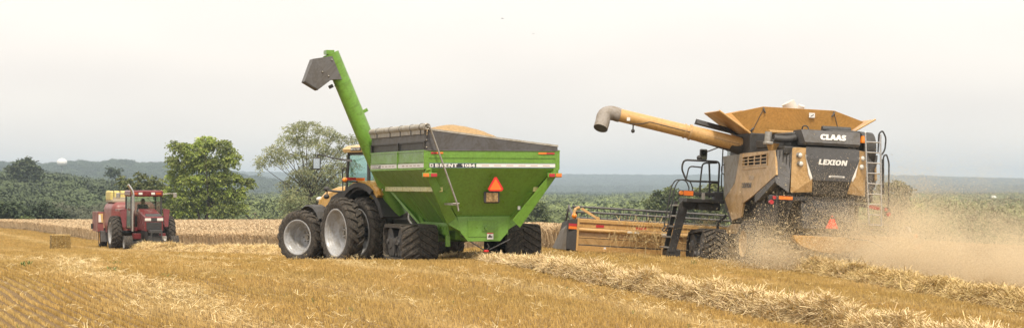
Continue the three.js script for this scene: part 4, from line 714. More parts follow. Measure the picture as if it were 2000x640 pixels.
// ---------------------------------------------------------------- orange tractor pulling the cart (forward -z, origin on the ground below the rear axle)
{
  const X = -3.62, Z = -65.0, tr = thing('farm_tractor', 'orange yellow tractor with dual wheels hitched to the green cart', 'tractor', [X, -0.44, Z], THREE.MathUtils.degToRad(32));
  const lugsR = { lugs: 21, depth: 0.06, angle: 0.85, round: 0.14 }, lugsF = { lugs: 18, depth: 0.05, angle: 0.85, round: 0.12 };
  for (const s of [-1, 1]) {
    wheel(tr, 'rear_wheel', s * 1.76, 1.07, 0, 1.07, 0.5, 0.71, s, { tyre: lugsR, hubR: 0.14, dish: 0.16, bolts: 10 }); wheel(tr, 'rear_wheel', s * 1.0, 1.07, 0, 1.07, 0.5, 0.71, s, { tyre: lugsR, hubR: 0.17, dish: 0.16 });
    const st = THREE.MathUtils.degToRad(24), k = 0.64, kx = s * 0.86;
    wheel(tr, 'front_wheel', kx, 0.86, -3.66, 0.86, 0.44, 0.54, s, { tyre: lugsF, steer: st, deep: true, hubR: 0.15 }); wheel(tr, 'front_wheel', kx + s * k * Math.cos(st), 0.86, -3.66 - s * k * Math.sin(st), 0.86, 0.44, 0.54, s, { tyre: lugsF, steer: st, deep: true, hubR: 0.15 });
    part('front_fender', [...Array(7).keys()].map((i) => { const a = lerp(-0.75, 0.95, i / 6), b = lerp(-0.75, 0.95, (i + 1) / 6), p = (q, x, r) => [kx + x, 0.86 + Math.cos(q) * r, -3.66 + Math.sin(q) * r]; return hull([p(a, -0.25, 0.98), p(a, 0.25, 0.98), p(b, -0.25, 0.98), p(b, 0.25, 0.98), p(a, -0.2, 1.03), p(a, 0.2, 1.03), p(b, -0.2, 1.03), p(b, 0.2, 1.03)]); }).slice(0, 6), mat.darkSteel, tr);
    part('fender_bracket', [bx(s * 0.45, s * 0.62, 1.2, 1.8, -3.72, -3.6, 0.01)], mat.tractorYellow, tr);
    // rear fender: yellow top, dark lip round the wheel arch
    const arc = (r0, r1, x0, x1, a0, a1, n = 8) => [...Array(n).keys()].map((i) => { const a = lerp(a0, a1, i / n), b = lerp(a0, a1, (i + 1) / n), p = (q, x, r) => [x, 1.12 + Math.cos(q) * r, 0.12 + Math.sin(q) * r * 1.06]; return hull([p(a, x0, r0), p(a, x1, r0), p(b, x0, r0), p(b, x1, r0), p(a, x0, r1), p(a, x1, r1), p(b, x0, r1), p(b, x1, r1)]); });
    part('rear_fender', [...arc(1.42, 1.52, s * 0.55, s * 1.22, -0.62, 0.78), hull([[s * 0.55, 2.2, 1.05], [s * 1.22, 2.2, 1.05], [s * 0.55, 2.46, 1.28], [s * 1.2, 2.4, 1.28], [s * 0.55, 2.52, 0.9], [s * 1.2, 2.5, 0.9], [s * 0.55, 2.2, 1.32], [s * 1.15, 2.2, 1.32]])], mat.tractorYellow, tr);
    part('fender_lip', arc(1.32, 1.46, s * 1.2, s * 1.3, -0.95, 0.6), mat.darkPlastic, tr); part('inner_fender', arc(1.25, 1.42, s * 0.5, s * 1.2, -1.1, 1.25, 8), mat.darkPlastic, tr);
    const lamp = part('tail_lamp', [bx(s * 0.72, s * 1.12, 2.32, 2.46, 1.31, 1.35, 0.02)], mat.chrome, tr); part('red_lens', [bx(s * 0.74, s * 0.98, 2.36, 2.45, 1.345, 1.38, 0.02)], mat.smvRed, lamp); part('reflector', [bx(s * 0.74, s * 1.05, 2.25, 2.29, 1.325, 1.34)], mat.darkPlastic, lamp);
    part('work_lamp', [ball(s * 1.0, 2.68, 1.1, 0.1, 1.2, 0.8, 0.7), cyl([s * 1.0, 2.5, 1.1], [s * 1.0, 2.64, 1.1], 0.03)], mat.chrome, tr);
  }
  // chassis
  part('axle', [cyl([-1.6, 1.07, 0], [1.6, 1.07, 0], 0.14, 0.14, 14), cyl([-1.0, 0.84, -3.66], [1.0, 0.84, -3.66], 0.12, 0.12, 12)], mat.darkSteel, tr); part('chassis', [bx(-0.34, 0.34, 0.75, 1.5, -4.3, 0.6, 0.05), bx(-0.55, 0.55, 0.8, 1.7, -1.2, 0.5, 0.08)], mat.darkSteel, tr); part('drawbar', [bx(-0.08, 0.08, 0.42, 0.52, 0.4, 1.6, 0.01)], mat.darkSteel, tr);
  part('front_weights', [bx(-0.42, 0.42, 1.0, 1.5, -5.05, -4.5, 0.03), hull([[-0.42, 1.5, -4.5], [0.42, 1.5, -4.5], [-0.42, 1.9, -4.45], [0.42, 1.9, -4.45], [-0.42, 1.5, -5.0], [0.42, 1.5, -5.0], [-0.42, 1.86, -4.95], [0.42, 1.86, -4.95]])], mat.darkPlastic, tr);
  part('fuel_tank', [bx(-0.85, -0.45, 0.7, 1.5, -1.9, -0.7, 0.1), bx(0.45, 0.85, 0.7, 1.5, -1.9, -0.7, 0.1)], mat.darkPlastic, tr); part('step', [bx(-1.0, -0.8, 0.55, 0.6, -1.7, -1.2), bx(-1.0, -0.8, 0.9, 0.95, -1.7, -1.2), bx(-0.98, -0.9, 0.5, 1.3, -1.72, -1.68), bx(-0.98, -0.9, 0.5, 1.3, -1.22, -1.18)], mat.darkSteel, tr);
  // hood: lofted sections
  const secs = [[-1.35, 0.46, 1.75, 2.52], [-2.4, 0.46, 1.74, 2.5], [-3.2, 0.45, 1.72, 2.44], [-3.8, 0.43, 1.72, 2.34], [-4.25, 0.40, 1.72, 2.14], [-4.45, 0.34, 1.76, 1.95]];
  const sec = ([z, w, y0, y1]) => [[-w, y0, z], [w, y0, z], [-w, y1 - 0.16, z], [w, y1 - 0.16, z], [-w * 0.86, y1 - 0.05, z], [w * 0.86, y1 - 0.05, z], [-w * 0.5, y1, z], [w * 0.5, y1, z]];
  const hood = part('hood', secs.slice(0, -1).map((s, i) => hull([...sec(s), ...sec(secs[i + 1])])), mat.tractorYellow, tr);
  for (const s of [-1, 1]) {
    part('side_vent', [plate([[s * 0.474, 1.98, -1.7], [s * 0.474, 1.95, -3.35], [s * 0.474, 2.12, -3.2], [s * 0.474, 2.3, -2.6], [s * 0.474, 2.33, -1.7]], 0.02)], mat.darkPlastic, hood);
    part('headlamp', [ball(s * 0.3, 2.05, -4.36, 0.13, 1, 0.6, 0.8)], mat.lampGlass, hood);
  }
  part('hood_badge', [ball(0, 1.93, -4.46, 0.1, 1.6, 0.7, 0.5)], mat.darkPlastic, hood);
  part('exhaust_stack', [cyl([0.62, 1.7, -1.5], [0.62, 3.6, -1.5], 0.08, 0.07, 14)], mat.darkSteel, tr);
  // cab: posts, panes, roof
  const f = -1.45, b = 0.45, yl = 1.75, yr = 3.5, w = 0.84;
  const cab = part('cab_frame', [pipe([[-w, yl, f - 0.12], [-w, yr, f + 0.12]], 0.045), pipe([[w, yl, f - 0.12], [w, yr, f + 0.12]], 0.045), bx(-w - 0.03, -w + 0.05, 2.3, yr, -0.1, 0.02, 0.02), bx(w - 0.05, w + 0.03, 2.3, yr, -0.1, 0.02, 0.02), bx(-w, -w + 0.08, 2.2, yr, b - 0.06, b + 0.04, 0.02), bx(w - 0.08, w, 2.2, yr, b - 0.06, b + 0.04, 0.02), bx(-w, w, yl - 0.1, yl, f - 0.14, b, 0.02), bx(-w - 0.01, w + 0.01, yr - 0.08, yr + 0.01, f + 0.05, b + 0.1, 0.03), bx(-w - 0.02, -w + 0.06, 2.46, 2.58, -0.1, b + 0.02, 0.02), bx(w - 0.06, w + 0.02, 2.46, 2.58, -0.1, b + 0.02, 0.02)], mat.darkPlastic, tr);
  part('cab_back_panel', [bx(-w + 0.05, w - 0.05, yl, 2.35, b - 0.03, b + 0.03, 0.02)], mat.darkPlastic, cab); part('cab_floor', [bx(-w, w, yl - 0.14, yl - 0.08, f - 0.1, b)], mat.darkPlastic, cab);
  part('windscreen', [plate([[-w + 0.02, yl, f - 0.13], [-w + 0.02, yr - 0.06, f + 0.1], [w - 0.02, yr - 0.06, f + 0.1], [w - 0.02, yl, f - 0.13]], 0.006)], mat.glass, cab);
  for (const s of [-1, 1]) { const x = s * (w + 0.004); const door = part('door_pane', [plate([[x, yl, f - 0.08], [x, yl, -0.1], [x, yr - 0.06, -0.1], [x, yr - 0.06, f + 0.14]], 0.006)], mat.glass, cab); part('door_handle', [bx(x - 0.02, x + 0.02, 2.35, 2.4, -0.3, -0.15, 0.01)], mat.darkPlastic, door); part('quarter_pane', [plate([[x, 2.58, 0.03], [x, 2.58, b - 0.06], [x, yr - 0.06, b - 0.06], [x, yr - 0.06, 0.03]], 0.006)], mat.glass, cab); }
  part('rear_pane', [plate([[-w + 0.08, 2.36, b], [w - 0.08, 2.36, b], [w - 0.08, yr - 0.06, b], [-w + 0.08, yr - 0.06, b]], 0.006)], mat.glass, cab);
  const roof = part('cab_roof', [hull([[-0.95, 3.5, f + 0.0], [0.95, 3.5, f + 0.0], [-0.95, 3.5, b + 0.2], [0.95, 3.5, b + 0.2], [-0.97, 3.6, f - 0.08], [0.97, 3.6, f - 0.08], [-0.97, 3.6, b + 0.22], [0.97, 3.6, b + 0.22], [-0.85, 3.7, f + 0.02], [0.85, 3.7, f + 0.02], [-0.85, 3.7, b + 0.12], [0.85, 3.7, b + 0.12], [-0.6, 3.74, f + 0.2], [0.6, 3.74, f + 0.2], [-0.6, 3.74, b], [0.6, 3.74, b]])], mat.tractorRoof, tr);
  const sign = part('roof_plate', [bx(-0.986, -0.955, 3.545, 3.655, -0.95, -0.3, 0.01)], mat.darkPlastic, roof); part('lettering', [lettering('MT675D', [-0.99, 3.57, -0.92], [0, 0, 1], [0, 1, 0], 0.58, 0.065, 0.004)], mat.whiteDecal, sign);
  part('roof_lamp', [bx(-0.7, -0.5, 3.52, 3.62, f - 0.13, f - 0.06, 0.02), bx(0.5, 0.7, 3.52, 3.62, f - 0.13, f - 0.06, 0.02)], mat.lampGlass, roof); part('beacon', [cyl([-0.6, 3.72, 0.3], [-0.6, 3.88, 0.3], 0.07, 0.055, 12)], mat.amber, roof, 'orange warning beacon');
  part('seat', [bx(-0.25, 0.25, 2.0, 2.2, -0.5, 0.1, 0.06), bx(-0.25, 0.25, 2.15, 2.85, -0.02, 0.12, 0.05)], mat.seat, tr); part('steering_wheel', [clean(new THREE.TorusGeometry(0.2, 0.018, 8, 24).rotateX(1.1).translate(0, 2.42, -0.95)), cyl([0, 1.9, -1.1], [0, 2.42, -0.95], 0.04)], mat.seat, tr); part('armrest_screen', [bx(0.3, 0.36, 2.3, 2.5, -0.75, -0.5, 0.01)], mat.seat, tr);
  // mirror on its long arm, marker bar, handrail
  for (const s of [-1, 1]) {
    const m = part('mirror_arm', [pipe([[s * 0.88, 3.24, -1.05], [s * 1.25, 3.3, -1.3], [s * 1.76, 3.45, -1.62], [s * 1.8, 3.3, -1.62]], 0.022, 0.05), hull([[s * 0.88, 3.2, -1.0], [s * 0.88, 3.28, -1.05], [s * 1.3, 3.29, -1.32], [s * 1.3, 3.34, -1.32], [s * 0.9, 3.22, -1.1]])], mat.darkPlastic, tr); part('mirror_shell', [bx(-0.12, 0.12, 2.98, 3.34, -0.04, 0.04, 0.035).rotateY(s * 0.55).translate(s * 1.8, 0, -1.62)], mat.darkPlastic, m); part('mirror_glass', [bx(-0.095, 0.095, 3.01, 3.31, 0.038, 0.047).rotateY(s * 0.55).translate(s * 1.8, 0, -1.62)], mat.mirror, m);
    const bar = part('marker_bar', [bx(s * 0.9, s * 1.72, 2.58, 2.63, -0.06, -0.02, 0.01), cyl([s * 0.85, 2.5, 0.0], [s * 1.1, 2.6, -0.04], 0.03)], mat.darkPlastic, tr); part('red_reflector', [bx(s * 0.98, s * 1.28, 2.635, 2.72, -0.05, -0.02)], mat.orangeReflector, bar, 'orange reflector strip'); part('orange_reflector', [bx(s * 1.28, s * 1.58, 2.645, 2.73, -0.05, -0.02)], mat.redReflector, bar, 'red reflector strip'); part('marker_lamp', [ball(s * 1.66, 2.66, -0.02, 0.085, 1, 0.85, 0.7)], mat.amber, bar, 'amber marker lamp');
    part('handrail', [pipe([[s * 0.95, 1.7, -1.5], [s * 1.0, 3.0, -1.45], [s * 0.95, 3.05, -1.3], [s * 0.95, 2.2, -1.25]], 0.018, 0.08)], mat.darkPlastic, tr);
    part('front_lamp_arm', [pipe([[s * 0.6, 2.28, -1.3], [s * 0.72, 2.3, -2.4], [s * 0.75, 2.34, -2.95]], 0.035, 0.1), ball(s * 0.75, 2.38, -3.02, 0.1, 1, 0.8, 1), ball(s * 0.76, 2.14, -3.0, 0.1, 0.9, 0.8, 1), cyl([s * 0.75, 2.2, -2.98], [s * 0.75, 2.35, -2.98], 0.02)], mat.darkPlastic, tr);
  }
}
// ---------------------------------------------------------------- combine harvester (forward -z, origin on the ground below the rear hood)
const comboPose = { x: 8.8, y: -0.42, z: -60, yaw: THREE.MathUtils.degToRad(10.5), roll: THREE.MathUtils.degToRad(-2.8) };
{
  const co = thing('combine_harvester', 'tan and black combine harvester seen from behind in a cloud of chaff', 'combine', [comboPose.x, comboPose.y, comboPose.z]); co.rotation.set(0, comboPose.yaw, comboPose.roll, 'YXZ');
  const mir = (pts, s) => (s < 0 ? pts.map(([x, y, z]) => [x, y, z]) : pts.map(([x, y, z]) => [-x, y, z]).reverse());
  const S = (s, zy, x, t, m, name, parent = co, bevel = 0.01) => part(name, [plate(mir(zy.map(([z, y]) => [-x, y, z]), s), t, bevel)], m, parent); // side panel given as (z, y)
  // dark inner body
  part('body_core', [bx(-1.22, 1.22, 1.25, 3.3, -5.4, -0.75, 0.05), hull([[-1.0, 1.1, -0.8], [1.0, 1.1, -0.8], [-1.0, 3.3, -0.8], [1.0, 3.3, -0.8], [-0.95, 2.2, 0.0], [0.95, 2.2, 0.0], [-0.95, 3.4, 0.0], [0.95, 3.4, 0.0]]), bx(-0.9, 0.9, 0.75, 1.5, -4.8, -1.2, 0.1)], mat.darkSteel, co);
  for (const s of [-1, 1]) {
    const vent = [[-1.5, 3.25, -3.46], [-1.5, 2.98, -3.4], [-1.5, 3.03, -1.06], [-1.5, 3.33, -1.03]];
    const outline = [[-3.76, 3.35], [-4.15, 2.48], [-5.16, 1.99], [-4.29, 1.35], [-3.35, 1.47], [-3.2, 1.88], [-2.16, 2.13], [-0.15, 2.7], [-0.35, 3.4]].map(([z, y]) => [-1.5, y, z]);
    const pan = part('side_panel', [plate(mir(outline, s), 0.06, 0, [mir(vent, s)])], mat.yellowDusty, co);
    const gr = part('vent_grille', [plate(mir([[-1.49, 3.26, -3.5], [-1.49, 3.22, -3.5], [-1.49, 3.3, -1.0], [-1.49, 3.34, -1.0]], s), 0.03)], mat.yellowDusty, pan);
    for (let i = 0; i < 4; i++) part('grille_slat', [plate(mir([[-1.513, 2.965 + i * 0.088, -3.45], [-1.513, 2.99 + i * 0.105, -1.0], [-1.513, 3.015 + i * 0.105, -1.0], [-1.513, 2.99 + i * 0.088, -3.45]].reverse(), s), 0.012)], mat.yellowDusty, gr);
    for (let i = 0; i < 5; i++) { const z = -3.46 + i * 0.61; part('grille_upright', [bx(s * 1.5, s * 1.517, 2.97, 3.32, z - 0.045, z + 0.045)], mat.yellowDusty, gr); }
    if (s < 0) { part('lettering', [lettering('LEXION', [-1.506, 2.33, -3.39], [0, 0, 1], [0, 1, 0.0], 0.93, 0.15, 0.006, 0.15, 0.02)], mat.greyPanel, pan); part('model_number', [lettering('760', [-1.504, 2.56, -2.75], [0, 0, 1], [0, 1, 0], 0.5, 0.13, 0.004, 0.1)], M(0.5, 0.42, 0.33, 0.6), pan, 'faded pale model number'); part('panel_crease', [hull([[-1.505, 2.85, -3.45], [-1.505, 2.87, -3.45], [-1.505, 2.9, -1.1], [-1.505, 2.92, -1.1], [-1.52, 2.86, -3.45], [-1.52, 2.91, -1.1]])], mat.yellowDusty, pan); }
    S(s, [[-0.16, 2.69], [-2.15, 2.12], [-2.1, 1.9], [-1.7, 2.0], [-0.25, 2.5]], 1.485, 0.16, mat.greyPanel, 'lower_trim');
    S(s, [[-3.78, 3.34], [-5.6, 3.29], [-5.3, 2.07], [-5.17, 2.02], [-4.17, 2.49]], 1.49, 0.05, M(0.33, 0.315, 0.29, 0.6, 0, { map: dustA }), 'front_side_panel');
    S(s, [[-5.17, 1.99], [-5.35, 2.1], [-5.2, 1.75], [-4.45, 1.25], [-4.28, 1.34]], 1.48, 0.12, mat.greyPanel, 'front_strut');
    // ribbed panel between side and rear
    const lv = part('ribbed_panel', [plate(mir([[-1.5, 3.4, -0.36], [-1.5, 2.62, -0.2], [-1.45, 2.45, -0.22], [-1.1, 2.2, -0.03], [-1.1, 3.44, -0.03]], s), 0.05)], mat.greyPanel, co);
    for (let i = 0; i < 5; i++) { const u = (i + 0.5) / 5, x = lerp(-1.5, -1.1, u), z = lerp(-0.36, -0.03, u), y0 = lerp(2.56, 2.25, u); part('rib', [hull([[x - 0.012, y0, z], [x + 0.012, y0, z + 0.02], [x - 0.01, y0, z + 0.03], [x - 0.012, 3.4, z], [x + 0.012, 3.4, z + 0.02], [x - 0.01, 3.4, z + 0.03]].map(([a, b, c]) => [-s * a, b, c]))], mat.darkPlastic, lv); }
    // rear lamp panels
    const lp = part('rear_lamp_panel', [hull([[-1.1, 3.47, 0.0], [-1.1, 2.24, 0.0], [-0.79, 3.47, 0.27], [-0.57, 2.62, 0.3], [-0.52, 2.27, 0.16], [-1.06, 2.22, 0.02], [-1.0, 3.5, -0.15], [-0.7, 3.5, 0.1], [-1.0, 2.24, -0.15], [-0.55, 2.26, 0.0]].map(([a, b, c]) => [-s * a, b, c]))], mat.yellowDusty, co);
    for (const [y, k] of [[3.28, 0], [3.04, 1]]) { const l = part('work_lamp', [cyl([s * (0.94 - k * 0.03), y, 0.1], [s * (0.92 - k * 0.03), y, 0.2 + k * 0.02], 0.085, 0.075, 16)], mat.steel, lp); part('lamp_glass', [ball(s * (0.92 - k * 0.03), y, 0.195 + k * 0.02, 0.062, 1, 1, 0.5)], mat.lampGlass, l); }
    part('white_strip', [hull([[0.8, 3.3, 0.285], [0.755, 3.28, 0.3], [0.575, 2.64, 0.315], [0.62, 2.6, 0.29], [0.8, 3.3, 0.26], [0.62, 2.6, 0.27], [0.69, 2.75, 0.3]].map(([a, b, c]) => [s * a, b, c]))], mat.white, lp);
    // folding marker arm with lamps
    const y = s < 0 ? 2.06 : 2.0, x1 = s < 0 ? 1.62 : 1.72, dy = s < 0 ? 0 : -0.12, arm = part('marker_arm', [hull([[s * 0.6, y - 0.04, 0.1], [s * 0.6, y + 0.05, 0.1], [s * x1, y - 0.06 + dy, 0.12], [s * x1, y + 0.06 + dy, 0.12], [s * 0.6, y - 0.04, 0.02], [s * 0.6, y + 0.05, 0.02], [s * x1, y - 0.06 + dy, 0.04], [s * x1, y + 0.06 + dy, 0.04]])], mat.darkPlastic, co);
    part('reflector', [hull([[s * (x1 - 0.55), y - 0.04 + dy * 0.6, 0.14], [s * (x1 - 0.55), y + 0.05 + dy * 0.6, 0.14], [s * (x1 - 0.15), y - 0.045 + dy * 0.9, 0.145], [s * (x1 - 0.15), y + 0.05 + dy * 0.9, 0.145], [s * (x1 - 0.55), y, 0.1], [s * (x1 - 0.15), y + dy * 0.9, 0.1]])], s < 0 ? mat.orangeReflector : mat.redReflector, arm, s < 0 ? 'orange reflector plate' : 'dark red reflector plate'); part('round_lamp', [cyl([s * (x1 - 0.02), y - 0.0 + dy, 0.05], [s * (x1 - 0.02), y - 0.0 + dy, 0.14], 0.055, 0.05, 14), cyl([s * (x1 + 0.06), y - 0.13 + dy, 0.05], [s * (x1 + 0.06), y - 0.13 + dy, 0.17], 0.07, 0.06, 14)], mat.redReflector, arm, 'red tail lamps'); part('lamp_housing', [bx(s * (x1 - 0.05), s * (x1 + 0.12), y - 0.2 + dy, y + 0.07 + dy, 0.0, 0.1, 0.03)], mat.darkPlastic, arm);
  }
  // rear centre
  const hood = part('rear_hood', [hull([[-0.79, 3.5, 0.26], [0.79, 3.5, 0.26], [-0.72, 3.54, 0.1], [0.72, 3.54, 0.1], [-0.55, 2.6, 0.32], [0.55, 2.6, 0.32], [-0.78, 3.2, 0.31], [0.78, 3.2, 0.31], [-0.5, 2.6, 0.0], [0.5, 2.6, 0.0]])], mat.blackPaint, co);
  part('lettering', [lettering('LEXION', [-0.42, 3.04, 0.318], [1, 0, 0], [0, 1, -0.02], 0.82, 0.155, 0.012, 0.18, 0.045)], mat.whiteDecal, hood); const bd = part('badge', [bx(-0.1, 0.36, 2.7, 2.745, 0.318, 0.328, 0.004)], mat.whiteDecal, hood); part('badge_print', [bx(-0.05, 0.31, 2.714, 2.73, 0.3285, 0.331)], mat.greyPanel, bd);
  part('rear_skirt', [hull([[-0.55, 2.59, 0.31], [0.55, 2.59, 0.31], [-0.5, 2.2, 0.14], [0.5, 2.2, 0.14], [-0.55, 2.59, 0.0], [0.55, 2.59, 0.0], [-0.5, 2.2, -0.1], [0.5, 2.2, -0.1]])], mat.darkSteel, co);
  const cb = part('name_box', [hull([[-0.9, 4.0, 0.1], [0.84, 4.0, 0.1], [-0.8, 3.66, 0.2], [0.82, 3.66, 0.2], [-0.74, 3.58, 0.14], [0.8, 3.58, 0.14], [-0.9, 4.0, -0.5], [0.84, 4.0, -0.5], [-0.78, 3.58, -0.5], [0.8, 3.58, -0.5]])], mat.greyPanel, co); part('lettering', [lettering('CLAAS', [-0.36, 3.74, 0.185], [1, 0, 0], [0, 1, -0.29], 0.76, 0.17, 0.012, 0.12, 0.075)], mat.whiteDecal, cb);
  part('engine_deck', [bx(-1.3, 1.3, 3.3, 3.52, -2.9, -0.1, 0.03), bx(-0.95, 1.0, 3.5, 3.95, -2.8, -0.6, 0.06), bx(0.2, 1.05, 3.9, 4.08, -1.4, -0.5, 0.08), bx(-0.5, 0.1, 3.9, 4.06, -1.9, -0.9, 0.05), bx(-1.35, -0.95, 3.5, 3.72, -2.7, -1.2, 0.03)], mat.darkSteel, co);
  part('air_pipe', [pipe([[-1.45, 3.74, -0.6], [-1.05, 3.72, -0.5], [-0.7, 3.84, -0.4]], 0.1, 0.15, 14)], mat.darkPlastic, co); part('filter_canister', [cyl([-1.6, 3.62, -0.7], [-1.6, 3.92, -0.7], 0.11, 0.1, 14), bx(-1.72, -1.48, 3.56, 3.64, -0.82, -0.58, 0.02)], mat.steel, co, 'pale metal canister'); part('yellow_bracket', [hull([[-1.55, 3.4, -0.8], [-1.3, 3.4, -0.8], [-1.65, 3.62, -0.75], [-1.25, 3.6, -0.75], [-1.5, 3.4, -0.9], [-1.3, 3.6, -0.9]])], mat.yellow, co); part('deck_bar', [bx(-1.1, 0.2, 3.96, 4.04, -2.6, -2.2, 0.02)], mat.yellow, co);
  part('roll_hose', [pipe([[-0.2, 4.0, -2.0], [-0.2, 4.2, -1.9], [-0.05, 4.2, -1.9], [0.0, 3.95, -1.8]], 0.02, 0.08)], mat.darkPlastic, co); part('cylinder_tank', [cyl([0.15, 4.1, -1.2], [1.0, 4.1, -1.2], 0.1, 0.1, 14)], mat.darkSteel, co);
  part('beacon', [cyl([0.97, 3.72, 0.0], [0.97, 3.78, 0.0], 0.09, 0.09, 12), cyl([0.97, 3.78, 0.0], [0.97, 3.92, 0.0], 0.085, 0.065, 14)], mat.amber, co, 'orange warning beacon');
  part('radiator_screen', [cyl([1.02, 3.55, -0.55], [1.4, 3.55, -0.55], 0.52, 0.5, 28), cyl([1.4, 3.55, -0.55], [1.46, 3.55, -0.55], 0.46, 0.3, 24)], mat.darkSteel, co); part('tool_box', [bx(1.02, 1.42, 2.05, 3.05, -0.75, -0.2, 0.04)], mat.darkPlastic, co); part('plate_label', [bx(1.13, 1.33, 2.62, 2.78, -0.198, -0.19)], M(0.3, 0.27, 0.23, 0.6), co);
  // grain tank with folded-out flaps
  const tk = part('grain_tank', [bx(-1.42, 1.42, 3.25, 3.96, -5.1, -3.05, 0.03)], mat.darkSteel, co);
  const flap = part('tank_flap', [plate([[-1.4, 3.95, -3.12], [1.4, 3.95, -3.12], [2.05, 4.46, -3.0], [1.1, 4.74, -2.93], [-1.1, 4.74, -2.93], [-2.05, 4.5, -3.0]], 0.03)], mat.yellowBin, tk); 
  for (const s of [-1, 1]) part('flap_hinge', [hull([[s * 1.07, 4.7, -2.91], [s * 1.13, 4.72, -2.91], [s * 1.0, 4.55, -2.95], [s * 1.06, 4.56, -2.95], [s * 1.06, 4.6, -2.9]]), hull([[s * 1.3, 4.1, -3.06], [s * 1.36, 4.12, -3.06], [s * 1.4, 3.96, -3.1], [s * 1.46, 3.98, -3.1], [s * 1.4, 4.05, -3.03]]), cyl([s * 1.07, 4.72, -2.925], [s * 1.38, 3.97, -3.1], 0.009, 0.009, 5)], mat.greyPanel, flap);
  const stk = part('flap_sticker', [bx(0.32, 0.5, 4.5, 4.64, -2.945, -2.935)], mat.whiteDecal, flap, 'small white warning sticker'); part('sticker_mark', [hull([[0.36, 4.53, -2.934], [0.46, 4.6, -2.934], [0.47, 4.58, -2.934], [0.38, 4.52, -2.934], [0.4, 4.56, -2.931]])], mat.decalBlack, stk); stk.rotation.set(0, 0, 0);
  for (const s of [-1, 1]) { const side = part('tank_flap', [plate(mir([[-1.42, 3.95, -3.1], [-2.4, 4.54, -3.05], [-2.4, 4.52, -4.75], [-1.42, 3.95, -5.0]], s), 0.03)], mat.yellowBin, tk); part('flap_edge', [cyl([s * 1.42, 3.95, -3.08], [s * 2.42, 4.56, -3.03], 0.035, 0.03, 8)], mat.yellow, side); }
  part('tank_flap', [plate([[1.4, 3.95, -5.05], [-1.4, 3.95, -5.05], [-2.05, 4.46, -5.2], [-1.1, 4.7, -5.25], [1.1, 4.7, -5.25], [2.05, 4.46, -5.2]], 0.03)], mat.yellowBin, tk);
  part('fill_auger_cap', [cyl([0.3, 4.55, -4.2], [0.05, 4.98, -4.2], 0.2, 0.2, 20), cyl([0.35, 4.62, -4.1], [0.42, 4.9, -3.98], 0.13, 0.1, 14)], M(0.62, 0.58, 0.53, 0.6), co, 'pale round cap above the tank');
  const heap = lathe([[1.35, 0], [0.9, 0.3], [0.4, 0.5], [0.0, 0.56]], 24).scale(1, 1, 0.7).translate(0, 3.9, -4.1); const hp = single('grain_heap', [heap], mat.grain, 'grain in the combine tank between the open flaps', 'grain'); hp.userData.kind = 'stuff'; hp.position.copy(co.position); hp.rotation.copy(co.rotation);
  // unloading auger
  const P0 = V(-1.42, 3.62, -3.95), P1 = V(-5.28, 4.34, -4.25), ad = P1.clone().sub(P0).normalize(), at = (k) => P0.clone().addScaledVector(ad, k);
  const ug = part('unloading_auger', [cyl(P0, at(1.6), 0.22, 0.215, 28), cyl(at(1.6), P1, 0.2, 0.195, 28)], mat.yellow, co); part('auger_band', [cyl(at(1.57), at(1.63), 0.24, 0.24, 28), cyl(at(1.75), at(1.78), 0.225, 0.225, 28)], mat.yellowDusty, ug); part('auger_seam', [cyl(at(0.1).add(V(0, -0.02, 0.21)), at(2.9).add(V(0, 0.0, 0.195)), 0.012, 0.012, 6)], mat.darkSteel, ug); part('auger_lamp', [cyl(at(3.35).add(V(0, -0.2, 0)), at(3.35).add(V(0, -0.32, 0)), 0.02), ball(at(3.35).x, at(3.35).y - 0.37, at(3.35).z, 0.06)], mat.darkPlastic, ug); part('auger_sticker', [bx(-4.95, -4.85, 4.15, 4.25, -4.04, -4.02)], mat.whiteDecal, ug); part('auger_hose', [pipe([at(2.9).add(V(0, 0, 0.2)), at(3.15).add(V(0, -0.12, 0.18)), at(3.5).add(V(0, -0.2, 0.1))], 0.012, 0.1, 5)], mat.darkSteel, ug);
  { // spout elbow
    const c = new THREE.CatmullRomCurve3([at(3.78), at(4.05), V(-5.58, 4.3, -4.22), V(-5.68, 4.04, -4.08), V(-5.74, 3.88, -4.0)]);
    part('spout', [clean(new THREE.TubeGeometry(c, 16, 0.215, 24))], M(0.30, 0.275, 0.25, 0.7, 0, { map: dustA }), ug, 'grey rubber spout'); const e = c.getPoint(1), tg = c.getTangent(1); part('spout_mouth_shade', [cyl(e.clone().addScaledVector(tg, -0.05), e.clone().addScaledVector(tg, -0.01), 0.205, 0.205, 24)], M(0.10, 0.10, 0.09, 0.9), ug);  // dark disc closes the tube, its colour stands for the shaded inside
  }
  part('auger_cradle', [hull([[-1.3, 3.9, -4.55], [-1.3, 4.05, -4.45], [-2.75, 4.18, -4.5], [-2.72, 4.34, -4.42], [-1.3, 3.9, -4.25], [-2.7, 4.2, -4.3]]), hull([[-1.2, 3.3, -4.3], [-1.2, 3.48, -4.2], [-2.75, 3.68, -4.4], [-2.75, 3.82, -4.35], [-1.2, 3.3, -3.9], [-2.7, 3.66, -4.0], [-1.2, 3.45, -3.85]]), cyl([-1.2, 3.55, -4.0], [-1.75, 3.66, -4.02], 0.3, 0.25, 18)], mat.darkPlastic, co);
  // cab (mostly hidden ahead of the tank)
  const cab = part('cab_body', [bx(-0.95, 0.95, 1.9, 2.3, -7.1, -5.4, 0.05), bx(-0.95, 0.95, 3.5, 3.75, -7.3, -5.4, 0.08), ...[-0.9, 0.9].flatMap((x) => [bx(x - 0.05, x + 0.05, 2.3, 3.55, -5.55, -5.45, 0.02), bx(x - 0.04, x + 0.04, 2.3, 3.55, -7.05, -6.97, 0.02)])], mat.darkPlastic, co); part('cab_pane', [bx(-0.9, 0.9, 2.3, 3.5, -7.06, -7.05)], mat.glass, cab); for (const s of [-1, 1]) part('cab_pane', [bx(s * 0.94, s * 0.95, 2.3, 3.5, -6.97, -5.55)], mat.glass, cab);
